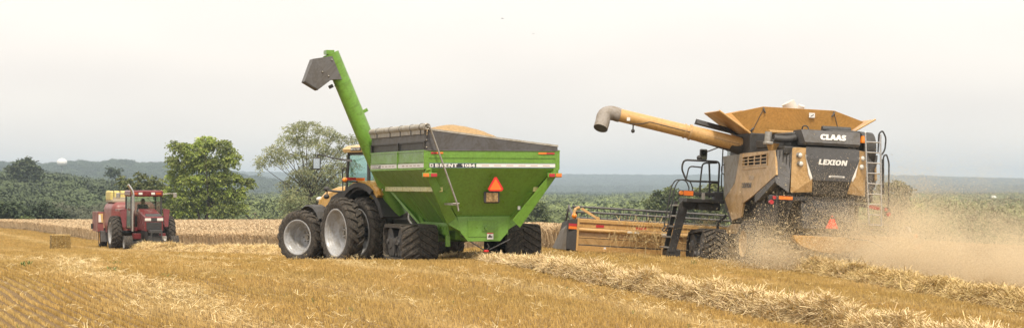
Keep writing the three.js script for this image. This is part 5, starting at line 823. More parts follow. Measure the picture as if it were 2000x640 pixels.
  part('feeder_house', [hull([[-0.7, 1.0, -5.2], [0.7, 1.0, -5.2], [-0.7, 1.7, -5.4], [0.7, 1.7, -5.4], [-0.7, 0.3, -7.95], [0.7, 0.3, -7.95], [-0.7, 0.95, -7.95], [0.7, 0.95, -7.95]])], mat.yellowDusty, co);
  // platform, railing, ladder, mirror at the front left
  part('platform', [bx(-2.62, -0.9, 1.84, 1.96, -6.4, -5.4, 0.02), bx(-2.2, -1.5, 1.62, 1.84, -6.0, -5.6, 0.03), bx(-1.75, -1.45, 1.9, 2.2, -5.75, -5.45, 0.04)], mat.darkSteel, co);
  const rail = (pts, r = 0.024) => pipe(pts, r, 0.12, 8);
  part('railing', [rail([[-1.62, 2.0, -5.5], [-1.62, 3.12, -5.5], [-2.74, 3.12, -5.55], [-2.8, 2.85, -5.55], [-2.62, 2.48, -5.55], [-1.62, 2.5, -5.5]], 0.03), rail([[-1.9, 2.0, -5.5], [-1.9, 2.5, -5.5], [-1.95, 3.08, -5.5]], 0.03), rail([[-2.2, 2.0, -5.5], [-2.2, 2.5, -5.5], [-2.16, 3.05, -5.5], [-1.7, 3.08, -5.5]], 0.026), rail([[-2.16, 2.92, -5.6], [-2.55, 2.94, -5.6], [-2.62, 2.55, -5.6]], 0.022), rail([[-1.62, 2.46, -5.6], [-1.86, 2.46, -5.6], [-1.88, 2.15, -5.6], [-1.75, 2.05, -5.6], [-1.62, 2.05, -5.6]], 0.02), rail([[-1.5, 2.2, -5.4], [-1.56, 2.4, -5.4], [-1.56, 3.5, -5.4]], 0.02), rail([[-1.48, 3.05, -5.4], [-1.58, 3.0, -5.4], [-1.58, 2.8, -5.4], [-1.48, 2.72, -5.4]], 0.014)], mat.darkPlastic, co);
  const lad = part('access_ladder', [hull([[-3.0, 0.3, -5.95], [-2.78, 0.3, -5.95], [-2.72, 1.78, -5.95], [-2.42, 1.78, -5.95], [-3.0, 0.3, -5.87], [-2.78, 0.3, -5.87], [-2.72, 1.78, -5.87], [-2.42, 1.78, -5.87]]), hull([[-2.72, 1.78, -5.95], [-2.42, 1.6, -5.95], [-2.6, 1.93, -5.95], [-2.1, 1.72, -5.95], [-1.6, 1.93, -5.95], [-1.6, 1.8, -5.95], [-2.72, 1.78, -5.87], [-2.42, 1.6, -5.87], [-2.6, 1.93, -5.87], [-2.1, 1.74, -5.87], [-1.6, 1.93, -5.87], [-1.6, 1.82, -5.87]]), hull([[-3.0, 0.3, -6.55], [-2.85, 0.3, -6.55], [-2.72, 1.85, -6.55], [-2.6, 1.85, -6.55], [-3.0, 0.3, -6.5], [-2.85, 0.3, -6.5], [-2.72, 1.85, -6.5], [-2.6, 1.85, -6.5]]), bx(-3.04, -2.6, 0.06, 0.38, -6.5, -5.9, 0.05)], mat.darkSteel, co);
  for (let i = 0; i < 5; i++) { const t = i / 4, x = lerp(-3.02, -2.74, t), y = lerp(0.42, 1.72, t); part('ladder_step', [bx(x - 0.12, x + 0.12, y - 0.02, y + 0.03, -6.5, -5.93, 0.008)], mat.steel, lad); }
  for (const z of [-6.0, -6.42]) part('ladder_handrail', [rail([[-3.1, 0.95, z], [-3.04, 1.0, z], [-2.86, 2.3, z], [-2.74, 2.52, z], [-2.4, 2.52, z], [-2.28, 2.25, z], [-2.36, 2.08, z]], 0.02), rail([[-3.1, 0.95, z], [-3.02, 0.9, z], [-2.92, 1.0, z]], 0.018)], mat.darkPlastic, lad);
  const lb = part('marker_light_bar', [bx(-2.5, -1.75, 2.06, 2.16, -5.52, -5.46, 0.02)], mat.darkPlastic, co); part('orange_reflector', [bx(-2.72, -2.42, 2.04, 2.18, -5.46, -5.44)], mat.orangeReflector, lb); part('amber_lamp', [cyl([-2.8, 2.11, -5.5], [-2.8, 2.11, -5.4], 0.075, 0.06, 14)], mat.amber, lb); part('lamp_bracket', [bx(-2.88, -2.38, 2.02, 2.2, -5.52, -5.465, 0.03)], mat.darkPlastic, lb);
  part('grey_plate', [bx(-2.16, -2.06, 1.92, 2.14, -5.45, -5.4, 0.01)], M(0.35, 0.34, 0.32, 0.6), co);
  const mr = part('side_mirror', [bx(-2.08, -1.84, 3.16, 3.5, -6.2, -6.1, 0.04), pipe([[-1.9, 3.4, -6.15], [-1.4, 3.6, -6.3]], 0.02), ball(-2.12, 3.22, -6.05, 0.08)], mat.darkPlastic, co); part('mirror_glass', [bx(-2.05, -1.87, 3.19, 3.47, -6.1, -6.09)], M(0.45, 0.5, 0.4, 0.1, 1), mr);
  part('hydraulic_hoses', [pipe([[-1.35, 1.5, -5.4], [-1.6, 1.2, -5.6], [-1.5, 0.8, -5.5], [-1.3, 0.6, -5.4]], 0.045, 0.2, 8)], mat.darkPlastic, co);
  // rear ladder on the right
  const rl = part('rear_ladder', [cyl([0.93, 3.98, 0.28], [1.13, 1.4, 0.36], 0.026), cyl([1.38, 3.98, 0.28], [1.5, 1.4, 0.36], 0.026), ball(0.93, 4.0, 0.28, 0.035)], mat.chrome, co, 'pale metal ladder on the right of the rear'); for (let i = 0; i < 9; i++) { const t = 0.09 + i * 0.113; part('ladder_rung', [cyl([lerp(0.93, 1.13, t), lerp(3.98, 1.4, t), lerp(0.28, 0.36, t)], [lerp(1.38, 1.5, t), lerp(3.98, 1.4, t), lerp(0.28, 0.36, t)], 0.02, 0.02, 8)], mat.chrome, rl); }
  part('ladder_hoop', [pipe([[1.36, 3.45, 0.2], [1.36, 4.0, 0.2], [1.46, 4.1, 0.2], [1.58, 3.9, 0.2], [1.56, 3.55, 0.2], [1.46, 3.4, 0.2]], 0.024, 0.12, 8), pipe([[1.5, 3.1, 0.2], [1.54, 3.4, 0.2], [1.62, 3.42, 0.2], [1.7, 3.2, 0.2], [1.72, 1.9, 0.25]], 0.024, 0.12, 8), cyl([1.6, 3.3, -0.1], [1.66, 2.3, -0.1], 0.06, 0.05, 10)], mat.darkPlastic, co);
  // chopper, spreader, rods, sign
  part('chopper_housing', [hull([[-0.8, 2.15, 0.0], [0.8, 2.15, 0.0], [-0.75, 1.25, 0.2], [0.75, 1.25, 0.2], [-0.8, 2.2, -1.2], [0.8, 2.2, -1.2], [-0.75, 1.2, -1.0], [0.75, 1.2, -1.0]]), bx(0.28, 0.62, 1.0, 1.5, -0.2, 0.28, 0.04)], mat.darkSteel, co);
  part('spreader_hood', [plate([...Array(15).keys()].map((i) => { const a = Math.PI + i / 14 * Math.PI; return [1.12 * Math.cos(a), 1.04 + 0.46 * Math.sin(a), 0.5]; }), 0.35, 0.02)], mat.yellow, co, 'tan curved spreader hood');
  part('guard_rod', [pipe([[-0.62, 2.1, 0.22], [-0.3, 1.62, 0.4], [0.3, 1.6, 0.4], [0.42, 2.1, 0.22]], 0.018, 0.06), pipe([[0.3, 1.15, 0.5], [0.5, 1.02, 0.55], [1.1, 0.98, 0.6], [1.5, 0.78, 0.65]], 0.02, 0.06), pipe([[-1.2, 1.0, 0.3], [-0.6, 1.12, 0.45], [0.0, 1.08, 0.5]], 0.014, 0.06)], mat.darkSteel, co);
  const smv = part('slow_vehicle_sign', [plate([[-0.19, 1.27, 0.5], [0.19, 1.27, 0.5], [0.02, 1.63, 0.48], [-0.02, 1.63, 0.48]], 0.012)], M(0.85, 0.05, 0.03, 0.5), co, 'bright red triangle sign'); part('sign_bracket', [bx(-0.05, 0.05, 1.3, 1.6, 0.2, 0.485)], mat.darkSteel, smv);
  // axles, tracks, rear wheels
  part('front_axle', [cyl([-1.7, 0.75, -5.4], [1.7, 0.75, -5.4], 0.2, 0.2, 14)], mat.darkSteel, co); part('rear_axle', [cyl([-1.4, 0.7, -2.3], [1.4, 0.7, -2.3], 0.12, 0.12, 12), bx(-0.2, 0.2, 0.7, 1.3, -2.5, -2.1, 0.05)], mat.darkSteel, co);
  const tp = roundPath([[-4.22, 0.03, 0.3], [-6.5, 0.03, 0.3], [-6.35, 0.92, 0.36], [-4.45, 1.05, 0.42]].reverse(), 0.3);
  for (const s of [-1, 1]) {
    const u = partGroup('track_unit', co), x0 = s < 0 ? -2.3 : 1.56, x1 = x0 + 0.74, o = s < 0 ? x0 : x1; part('track_belt', trackBelt(tp, x0, x1, { pitch: 0.17, bar: 0.05, sweep: 0.2, flip: 1 }), mat.rubber, u);
    for (const [z, y, r] of [[-4.78, 0.58, 0.4], [-6.02, 0.5, 0.38], [-5.2, 0.28, 0.18], [-5.6, 0.28, 0.18]]) part('track_wheel', [cyl([o - s * 0.08, y, z], [o - s * 0.3, y, z], r, r, 28), cyl([o - s * 0.03, y, z], [o - s * 0.1, y, z], r * 0.4, r * 0.55, 16)], mat.greyPanel, u); part('track_frame', [bx(o - s * 0.35, o - s * 0.12, 0.4, 0.65, -6.0, -4.8, 0.03)], mat.darkSteel, u);
    wheel(co, 'rear_wheel', s * 1.5, 0.7, -2.3, 0.7, 0.5, 0.38, s, { rimMat: mat.yellowDusty, tyre: { lugs: 16, depth: 0.045 } });
  }
}
// ---------------------------------------------------------------- wide cutting header on the combine's front
{
  const he = thing('cutting_header', 'wide tan grain header with dark reel ahead of the combine', 'header', [comboPose.x, comboPose.y, comboPose.z]); he.rotation.set(0, comboPose.yaw, comboPose.roll - 0.012, 'YXZ');
  const xl = -5.47, xr = 5.65, N = 4; // the back sheet is made of four joined panels
  const prof = [[0.12, -7.95], [0.32, -7.92], [0.34, -7.94], [0.52, -7.9], [0.54, -7.93], [0.68, -7.92]];
  for (let i = 0; i < N; i++) {
    const a = lerp(xl, xr, i / N) + 0.006, b = lerp(xl, xr, (i + 1) / N) - 0.006;
    for (const [y0, y1, z0, z1, m] of [[0.3, 0.5, -7.97, -7.93, mat.yellowDusty], [0.52, 0.74, -7.95, -7.98, mat.yellow]]) part('back_sheet', [hull([[a, y0, z0], [b, y0, z0], [a, y1, z1], [b, y1, z1], [a, y0, -8.1], [b, y0, -8.1], [a, y1, -8.1], [b, y1, -8.1]])], m, he);
    part('bottom_lip', [hull([[a, 0.08, -7.92], [b, 0.08, -7.92], [a, 0.27, -7.9], [b, 0.27, -7.9], [a, 0.06, -8.3], [b, 0.06, -8.3], [a, 0.27, -8.1], [b, 0.27, -8.1]])], mat.yellow, he); part('seam_strip', [bx(a, b, 0.27, 0.305, -8.05, -7.95)], mat.darkSteel, he); part('top_beam', [bx(a, b, 0.98, 1.11, -8.2, -7.93, 0.02)], mat.yellow, he); part('beam_face', [bx(a, b, 0.83, 0.975, -8.15, -7.97, 0.015)], mat.yellow, he);
    if (i) part('joint_strap', [bx(a - 0.03, a + 0.02, 0.1, 1.0, -7.93, -7.88, 0.01)], mat.yellowDusty, he);
  }
  part('torque_tube', [cyl([xl - 0.02, 0.76, -7.9], [xr + 0.02, 0.76, -7.9], 0.065, 0.065, 16)], mat.yellow, he);
  for (const [x, w] of [[-4.85, 0.26], [-3.55, 0.32], [3.4, 0.3]]) part('red_reflector', [bx(x, x + w, 0.86, 0.945, -7.969, -7.962)], mat.redReflector, he); for (const x of [-3.85, -3.62, -2.75]) part('white_label', [bx(x, x + 0.16, 0.74, 0.8, -7.838, -7.832)], mat.whiteDecal, he); part('tail_latch', [bx(-4.62, -4.48, 0.1, 0.2, -7.9, -7.86, 0.01)], mat.yellow, he); part('white_label', [bx(-4.58, -4.51, 0.2, 0.25, -7.885, -7.875)], mat.whiteDecal, he);
  part('cutter_floor', [hull([[xl, 0.05, -8.3], [xr, 0.05, -8.3], [xl, 0.1, -8.3], [xr, 0.1, -8.3], [xl, 0.04, -9.3], [xr, 0.04, -9.3], [xl, 0.07, -9.3], [xr, 0.07, -9.3]])], mat.darkSteel, he); part('feed_auger', [cyl([xl, 0.45, -8.55], [xr, 0.45, -8.55], 0.22, 0.22, 20)], mat.darkSteel, he); part('knife_bar', [bx(xl, xr, 0.04, 0.1, -9.45, -9.3)], mat.steel, he);
  for (const s of [-1, 1]) { // end shields with dividers
    const x = s < 0 ? xl : xr, o = (k) => x + s * k;
    const sh = part('end_shield', [hull([[o(0.0), 0.1, -7.85], [o(0.3), 0.15, -7.9], [o(0.0), 1.1, -7.85], [o(0.3), 1.05, -7.92], [o(0.0), 0.1, -9.2], [o(0.35), 0.1, -9.2], [o(0.0), 1.0, -8.8], [o(0.3), 0.95, -8.8]])], mat.darkPlastic, he); part('reflector', [bx(o(0.02), o(0.28), 0.86, 0.94, -7.87, -7.845)], mat.redReflector, sh); part('reflector', [bx(o(0.02), o(0.28), 0.77, 0.855, -7.87, -7.845)], mat.orangeReflector, sh, 'orange reflector'); part('edge_strip', [bx(o(-0.06), o(0.01), 0.1, 1.12, -7.9, -7.83, 0.01)], mat.yellow, sh);
    part('crop_divider', [hull([[o(0.3), 0.1, -7.95], [o(0.42), 0.12, -8.1], [o(0.3), 0.9, -8.0], [o(0.36), 0.75, -8.1], [o(0.28), 0.1, -9.9], [o(0.34), 0.12, -9.9], [o(0.28), 0.25, -9.8], [o(0.4), 0.1, -9.0], [o(0.32), 0.7, -8.9]])], s < 0 ? M(0.17, 0.155, 0.135, 0.6, 0, { map: dustA }) : mat.white, he, s < 0 ? 'dusty grey crop divider' : 'pale rounded crop divider');
    part('reel_arm', [hull([[o(0.06), 1.02, -8.0], [o(0.12), 1.02, -8.0], [o(0.06), 1.1, -8.0], [o(0.06), 1.44, -8.9], [o(0.12), 1.44, -8.9], [o(0.06), 1.52, -8.9], [o(0.12), 1.52, -8.9]]), hull([[o(0.06), 1.52, -8.9], [o(0.12), 1.44, -8.9], [o(0.06), 0.95, -9.25], [o(0.12), 0.95, -9.25], [o(0.06), 1.0, -9.15], [o(0.12), 1.46, -8.8]])], mat.greyPanel, he); part('marker_lamp', [ball(o(0.1), 1.18, -7.95, 0.085), cyl([o(0.1), 1.05, -7.95], [o(0.1), 1.15, -7.95], 0.03)], mat.amber, sh, 'orange marker lamp');
    if (s < 0) part('reel_cylinder', [hull([[-5.35, 1.4, -8.05], [-5.3, 1.46, -8.05], [-4.85, 1.12, -7.95], [-4.8, 1.17, -7.95], [-5.35, 1.4, -8.15], [-4.82, 1.12, -8.05]]), hull([[-4.85, 1.0, -7.95], [-4.75, 1.0, -7.95], [-4.87, 1.2, -7.95], [-4.75, 1.18, -7.95], [-4.8, 1.0, -8.05], [-4.8, 1.2, -8.05]]), pipe([[-5.6, 1.1, -7.95], [-5.55, 1.4, -8.0], [-5.4, 1.45, -8.1]], 0.05, 0.1)], mat.yellow, he);
  }
  if (true) { // pale disc at the far right end of the reel
    part('reel_end_disc', [cyl([xr + 0.18, 1.0, -9.1], [xr + 0.24, 1.0, -9.1], 0.52, 0.5, 28)], mat.white, he, 'white disc at the right end of the reel');
  }
  // reel: six bats with tines round a shaft
  const cy = 0.96, cz = -9.2, R = 0.53, reel = partGroup('reel', he); part('reel_shaft', [cyl([xl + 0.1, cy, cz], [xr - 0.1, cy, cz], 0.07, 0.07, 12)], mat.darkSteel, reel);
  const tine = boxUV(cyl([0, 0, 0], [0, -0.3, 0.05], 0.014, 0.01, 5)); const tineMat = mat.darkPlastic;
  for (let k = 0; k < 6; k++) {
    const a = (12 + k * 60) * Math.PI / 180, y = cy + Math.cos(a) * R, z = cz - Math.sin(a) * R; part('reel_bat', [cyl([xl + 0.12, y, z], [xr - 0.12, y, z], 0.036, 0.036, 10)], mat.greyPanel, reel);
    if (k === 0 || k === 5 || k === 1) for (let x = xl + 0.3; x < xr - 0.2; x += 0.215) { const m = new THREE.Mesh(tine, tineMat); m.name = 'reel_tine'; m.position.set(x, y, z); m.castShadow = true; reel.add(m); }
  }
  for (const x of [xl + 0.15, -2.9, 0, 2.9, xr - 0.15]) part('reel_spider', [...Array(6).keys()].map((k) => { const a = (12 + k * 60) * Math.PI / 180; return cyl([x, cy, cz], [x, cy + Math.cos(a) * R, cz - Math.sin(a) * R], 0.03, 0.025, 6); }), mat.darkSteel, reel);
}
{ // loose straw caught on the header and on the track
  const o = [], L = V(0, 0, 0), mtx = new THREE.Matrix4().compose(V(comboPose.x, comboPose.y, comboPose.z), new THREE.Quaternion().setFromEuler(new THREE.Euler(0, comboPose.yaw, comboPose.roll, 'YXZ')), V(1, 1, 1));
  const strand = (x, y, z, dx, dy, dz, w) => { L.set(x, y, z).applyMatrix4(mtx); const e = V(x + dx, y + dy, z + dz).applyMatrix4(mtx); blade(o, L.x, L.y, L.z, e.x - L.x, e.y - L.y, e.z - L.z, w, rr(0, TAU)); };
  for (let i = 0; i < 420; i++) { const x = -3.2 + gauss() * 0.5, y = 0.78 + gauss() * 0.14; strand(x, y, -7.8 + rr(-0.1, 0.08), gauss() * 0.22, gauss() * 0.1 - 0.04, rr(-0.05, 0.1), rr(0.008, 0.016)); }
  for (let i = 0; i < 120; i++) { const x = rr(-4.4, -1.8); strand(x, rr(0.6, 1.12), -7.82, gauss() * 0.09, -rr(0.2, 0.5), 0.02, rr(0.007, 0.012)); }
  for (let i = 0; i < 60; i++) { const x = rr(-4.2, -2.5); strand(x, 1.05, -7.9, gauss() * 0.12, rr(0.1, 0.4), gauss() * 0.1, 0.01); }
  for (let i = 0; i < 700; i++) { const x = -1.75 + gauss() * 0.34; strand(x, 1.05 + Math.max(0, 0.32 - Math.abs(x + 1.75) * 0.35) * rnd(), -5.9 + gauss() * 0.25, gauss() * 0.14, gauss() * 0.05, gauss() * 0.14, rr(0.008, 0.016)); }
  const m = single('straw_tangle', clean(triSoup(o)), M(0.66, 0.52, 0.27, 0.95), 'loose straw caught on the header back and the combine track', 'straw'); m.userData.kind = 'stuff';
}
// ---------------------------------------------------------------- red tractor with driver, baler, bale
const redPose = { x: -18.15, z: -107, turn: THREE.MathUtils.degToRad(200) };
{
  const y0 = ground(redPose.x, redPose.z - 1.5), tr = thing('old_tractor', 'dark red tractor with cab facing the camera, towing the baler', 'tractor', [redPose.x, y0, redPose.z], redPose.turn);
  const tyR = { lugs: 20, depth: 0.05, angle: 0.85 };
  for (const s of [-1, 1]) {
    wheel(tr, 'rear_wheel', s * 1.36, 0.88, 2.7, 0.88, 0.56, 0.55, s, { tyre: tyR, hubR: 0.14 });
    wheel(tr, 'front_wheel', s * 1.17, 0.4, 0, 0.4, 0.42, 0.22, s, { tyre: { lugs: 0, ribs: 4, depth: 0.03, round: 0.08 }, hubR: 0.07, dish: 0.05 });
    part('fender', [hull([[s * 0.92, 2.1, 1.75], [s * 1.28, 2.06, 1.75], [s * 0.92, 2.14, 3.2], [s * 1.28, 2.1, 3.2], [s * 0.92, 2.02, 1.75], [s * 1.28, 2.0, 1.75], [s * 0.92, 2.02, 3.2], [s * 1.28, 2.0, 3.2]]), hull([[s * 0.92, 2.14, 1.75], [s * 1.28, 2.08, 1.75], [s * 0.98, 1.2, 1.55], [s * 1.16, 1.2, 1.55], [s * 0.92, 2.1, 1.83], [s * 1.28, 2.04, 1.83], [s * 0.98, 1.2, 1.63], [s * 1.16, 1.2, 1.63]])], mat.red, tr);
    part('mirror_arm', [pipe([[s * 0.8, 2.85, 1.35], [s * 1.2, 2.9, 1.3], [s * 1.42, 2.88, 1.28], [s * 1.46, 2.72, 1.28]], 0.022, 0.08)], mat.steel, tr); part('mirror', [bx(s * 1.36, s * 1.54, 2.68, 2.93, 1.24, 1.3, 0.02)], mat.chrome, tr);
    part('axle_arm', [hull([[s * 0.3, 0.42, -0.12], [s * 0.3, 0.62, -0.12], [s * 1.0, 0.34, -0.1], [s * 1.0, 0.48, -0.1], [s * 0.3, 0.42, 0.12], [s * 0.3, 0.62, 0.12], [s * 1.0, 0.34, 0.1], [s * 1.0, 0.48, 0.1]])], mat.darkSteel, tr);
    part('side_tool_box', [bx(s * 0.45, s * 0.8, 0.62, 0.9, 0.3, 0.9, 0.02)], mat.red, tr);
  }
  part('chassis', [bx(-0.3, 0.3, 0.55, 1.1, -0.6, 3.1, 0.04), cyl([-1.3, 0.88, 2.7], [1.3, 0.88, 2.7], 0.13)], mat.darkSteel, tr);
  const hood = part('hood', [hull([[-0.46, 1.05, -0.8], [0.46, 1.05, -0.8], [-0.46, 1.72, -0.8], [0.46, 1.72, -0.8], [-0.43, 1.78, -0.72], [0.43, 1.78, -0.72], [-0.46, 1.1, 1.3], [0.46, 1.1, 1.3], [-0.42, 2.12, 1.3], [0.42, 2.12, 1.3], [-0.46, 2.0, 1.3], [0.46, 2.0, 1.3]])], mat.red, tr);
  part('grille', [bx(-0.38, 0.38, 1.1, 1.48, -0.83, -0.79, 0.01)], mat.darkPlastic, hood, 'black lower grille'); for (let i = 0; i < 4; i++) part('grille_bar', [bx(-0.38, 0.38, 1.14 + i * 0.09, 1.165 + i * 0.09, -0.845, -0.825)], mat.darkSteel, hood); part('upper_grille', [hull([[-0.4, 1.78, -0.735], [0.4, 1.78, -0.735], [-0.36, 1.9, -0.4], [0.36, 1.9, -0.4], [-0.4, 1.74, -0.76], [0.4, 1.74, -0.76], [-0.36, 1.86, -0.36], [0.36, 1.86, -0.36]])], mat.darkPlastic, hood, 'black upper grille'); 
  part('grille_strip', [bx(-0.14, 0.14, 1.53, 1.69, -0.83, -0.795, 0.01)], mat.darkPlastic, hood);
  for (const s of [-1, 1]) part('headlamp', [bx(s * 0.15, s * 0.46, 1.54, 1.68, -0.84, -0.79, 0.02)], mat.lampGlass, hood, 'pale square headlamp');
  part('front_weights', [bx(-0.3, 0.3, 0.95, 1.1, -1.5, -0.85, 0.02), bx(-0.3, 0.3, 0.5, 0.8, -1.35, -0.85, 0.02), ...[-0.26, 0.26].map((x) => bx(x - 0.03, x + 0.03, 0.35, 1.08, -1.52, -1.46, 0.01))], mat.darkPlastic, tr);
  part('front_lift_arm', [cyl([-0.5, 0.55, -0.9], [-0.5, 0.62, -1.1], 0.07), bx(-0.62, -0.38, 0.6, 0.78, -0.95, -0.8, 0.02)], mat.steel, tr);
  part('exhaust_stack', [pipe([[0.74, 1.0, 0.95], [0.74, 2.9, 0.95], [0.82, 3.1, 0.95], [1.0, 3.35, 0.95]], 0.075, 0.16, 12)], mat.chrome, tr, 'pale curved exhaust stack');
  // cab
  const f = 1.35, b = 2.9, w = 0.76, yl = 1.15, yr = 2.74;
  const cab = part('cab_frame', [[-1, f], [1, f], [-1, b], [1, b]].map(([s, z]) => bx(s * w - 0.04, s * w + 0.04, yl, yr, z - 0.04, z + 0.04, 0.02)).concat([bx(-w, w, yl - 0.06, yl + 0.02, f, b), bx(-w, w, yl, 1.75, b - 0.03, b + 0.03)]), mat.darkPlastic, tr);
  part('windscreen', [plate([[w - 0.04, yl, f - 0.02], [-w + 0.04, yl, f - 0.02], [-w + 0.04, yr, f - 0.02], [w - 0.04, yr, f - 0.02]], 0.006)], mat.glass, cab); part('rear_pane', [plate([[-w + 0.04, 1.76, b], [w - 0.04, 1.76, b], [w - 0.04, yr, b], [-w + 0.04, yr, b]], 0.006)], mat.glass, cab);
  for (const s of [-1, 1]) part('side_pane', [plate([[s * w, yl, f], [s * w, yl, b], [s * w, yr, b], [s * w, yr, f]], 0.006)], mat.glass, cab);
  part('wiper', [cyl([-0.05, 2.7, f - 0.04], [-0.5, 2.2, f - 0.04], 0.012)], mat.darkPlastic, cab); part('lower_panel', [bx(-w, w, 1.0, 1.2, f - 0.05, f + 0.02, 0.02)], mat.red, cab);
  const roof = part('cab_roof', [bx(-0.84, 0.84, 2.74, 3.06, 1.2, 3.0, 0.08)], mat.red, tr);
  for (const s of [-1, 1]) { const l = part('roof_lamp', [bx(s * 0.22, s * 0.42, 2.83, 2.95, 1.17, 1.21, 0.02)], mat.lampGlass, roof); part('amber_lamp', [bx(s * 0.46, s * 0.74, 2.83, 2.95, 1.18, 1.21, 0.02)], M(0.4, 0.07, 0.02, 0.3), roof); }
  part('seat', [bx(-0.24, 0.24, 1.55, 1.7, 2.1, 2.6, 0.05), bx(-0.24, 0.24, 1.65, 2.35, 2.5, 2.62, 0.05)], mat.seat, tr); part('steering_wheel', [clean(new THREE.TorusGeometry(0.19, 0.018, 8, 22).rotateX(-0.7).translate(0, 1.98, 1.78)), cyl([0, 1.2, 1.55], [0, 1.98, 1.78], 0.035)], mat.seat, tr);
  // driver: one continuous body from tapered capsules, meshed as a field
  const bones = [[[0, 1.76, 2.36, 0.15], [0, 2.0, 2.36, 0.15]], [[0, 2.0, 2.36, 0.16], [0, 2.2, 2.34, 0.15]], [[-0.16, 2.24, 2.33, 0.075], [0.16, 2.24, 2.33, 0.075]], [[0, 2.28, 2.33, 0.055], [0, 2.4, 2.32, 0.055]],
    ...[-1, 1].flatMap((s) => [[[s * 0.2, 2.22, 2.33, 0.068], [s * 0.27, 1.98, 2.2, 0.055]], [[s * 0.27, 1.98, 2.2, 0.052], [s * 0.17, 2.0, 1.95, 0.036]], [[s * 0.17, 2.0, 1.95, 0.035], [s * 0.15, 2.03, 1.86, 0.04]], [[s * 0.09, 1.78, 2.34, 0.095], [s * 0.15, 1.76, 1.92, 0.07]], [[s * 0.15, 1.76, 1.92, 0.068], [s * 0.15, 1.4, 1.85, 0.05]], [[s * 0.15, 1.36, 1.84, 0.045], [s * 0.15, 1.32, 1.68, 0.04]]])];
  const head = [0, 2.52, 2.3, 0.105];
  const sdf = (x, y, z) => {
    let acc = 0; const k = 28;
    for (const [a, c] of bones) { const bxx = c[0] - a[0], by = c[1] - a[1], bz = c[2] - a[2], t = clamp(((x - a[0]) * bxx + (y - a[1]) * by + (z - a[2]) * bz) / (bxx * bxx + by * by + bz * bz + 1e-9), 0, 1); acc += Math.exp(-k * (Math.hypot(x - a[0] - bxx * t, y - a[1] - by * t, z - a[2] - bz * t) - lerp(a[3], c[3], t))); }
    acc += Math.exp(-k * (Math.hypot((x - head[0]) / 0.82, (y - head[1]) / 1.1, (z - head[2]) / 0.98) - head[3])); acc += Math.exp(-k * (Math.hypot(x, y - 2.5, z - 2.19) - 0.018)); // head, nose
    for (const s of [-1, 1]) acc += Math.exp(-k * (Math.hypot(x - s * 0.093, y - 2.51, z - 2.31) - 0.022));
    return -Math.log(acc) / k;
  };
  const res = 72, mc = new MarchingCubes(res, M(1, 1, 1), false, false, 60000), half = 0.75, c0 = [0, 1.95, 2.1];
  for (let k = 0; k < res; k++) for (let j = 0; j < res; j++) for (let i = 0; i < res; i++) mc.field[k * res * res + j * res + i] = -sdf(c0[0] + (i / (res / 2) - 1) * half, c0[1] + (j / (res / 2) - 1) * half, c0[2] + (k / (res / 2) - 1) * half);
  mc.isolation = 0; mc.update();
  const g = new THREE.BufferGeometry(); g.setAttribute('position', new THREE.BufferAttribute(mc.positionArray.slice(0, mc.count * 3), 3)); g.setAttribute('normal', new THREE.BufferAttribute(mc.normalArray.slice(0, mc.count * 3), 3));
  g.scale(half, half, half).translate(...c0);
  const col = new Float32Array(mc.count * 3), pp = g.attributes.position;
  for (let i = 0; i < mc.count; i++) { const x = pp.getX(i), y = pp.getY(i), z = pp.getZ(i), skin = (y > 2.34 && y < 2.6) || (Math.abs(x) > 0.1 && z < 1.93 && y > 1.95), cc = skin ? [0.36, 0.22, 0.15] : y > 1.84 ? [0.06, 0.07, 0.09] : [0.035, 0.045, 0.07]; col.set(cc, i * 3); }
  g.setAttribute('color', new THREE.BufferAttribute(col, 3));
  const person = thing('person', 'driver in dark clothes and cap seated behind the red tractor windscreen', 'person', [redPose.x, y0, redPose.z], redPose.turn);
  part('body', boxUV(g), M(1, 1, 1, 0.85, 0, { vertexColors: true }), person);
  part('cap', [ball(0, 2.56, 2.305, 0.108, 0.88, 0.72, 1.02, 18), hull([[-0.07, 2.57, 2.22], [0.07, 2.57, 2.22], [-0.06, 2.56, 2.11], [0.06, 2.56, 2.11], [-0.06, 2.575, 2.11], [0.06, 2.585, 2.22], [-0.06, 2.585, 2.22]])], M(0.05, 0.05, 0.06, 0.8), person);
}
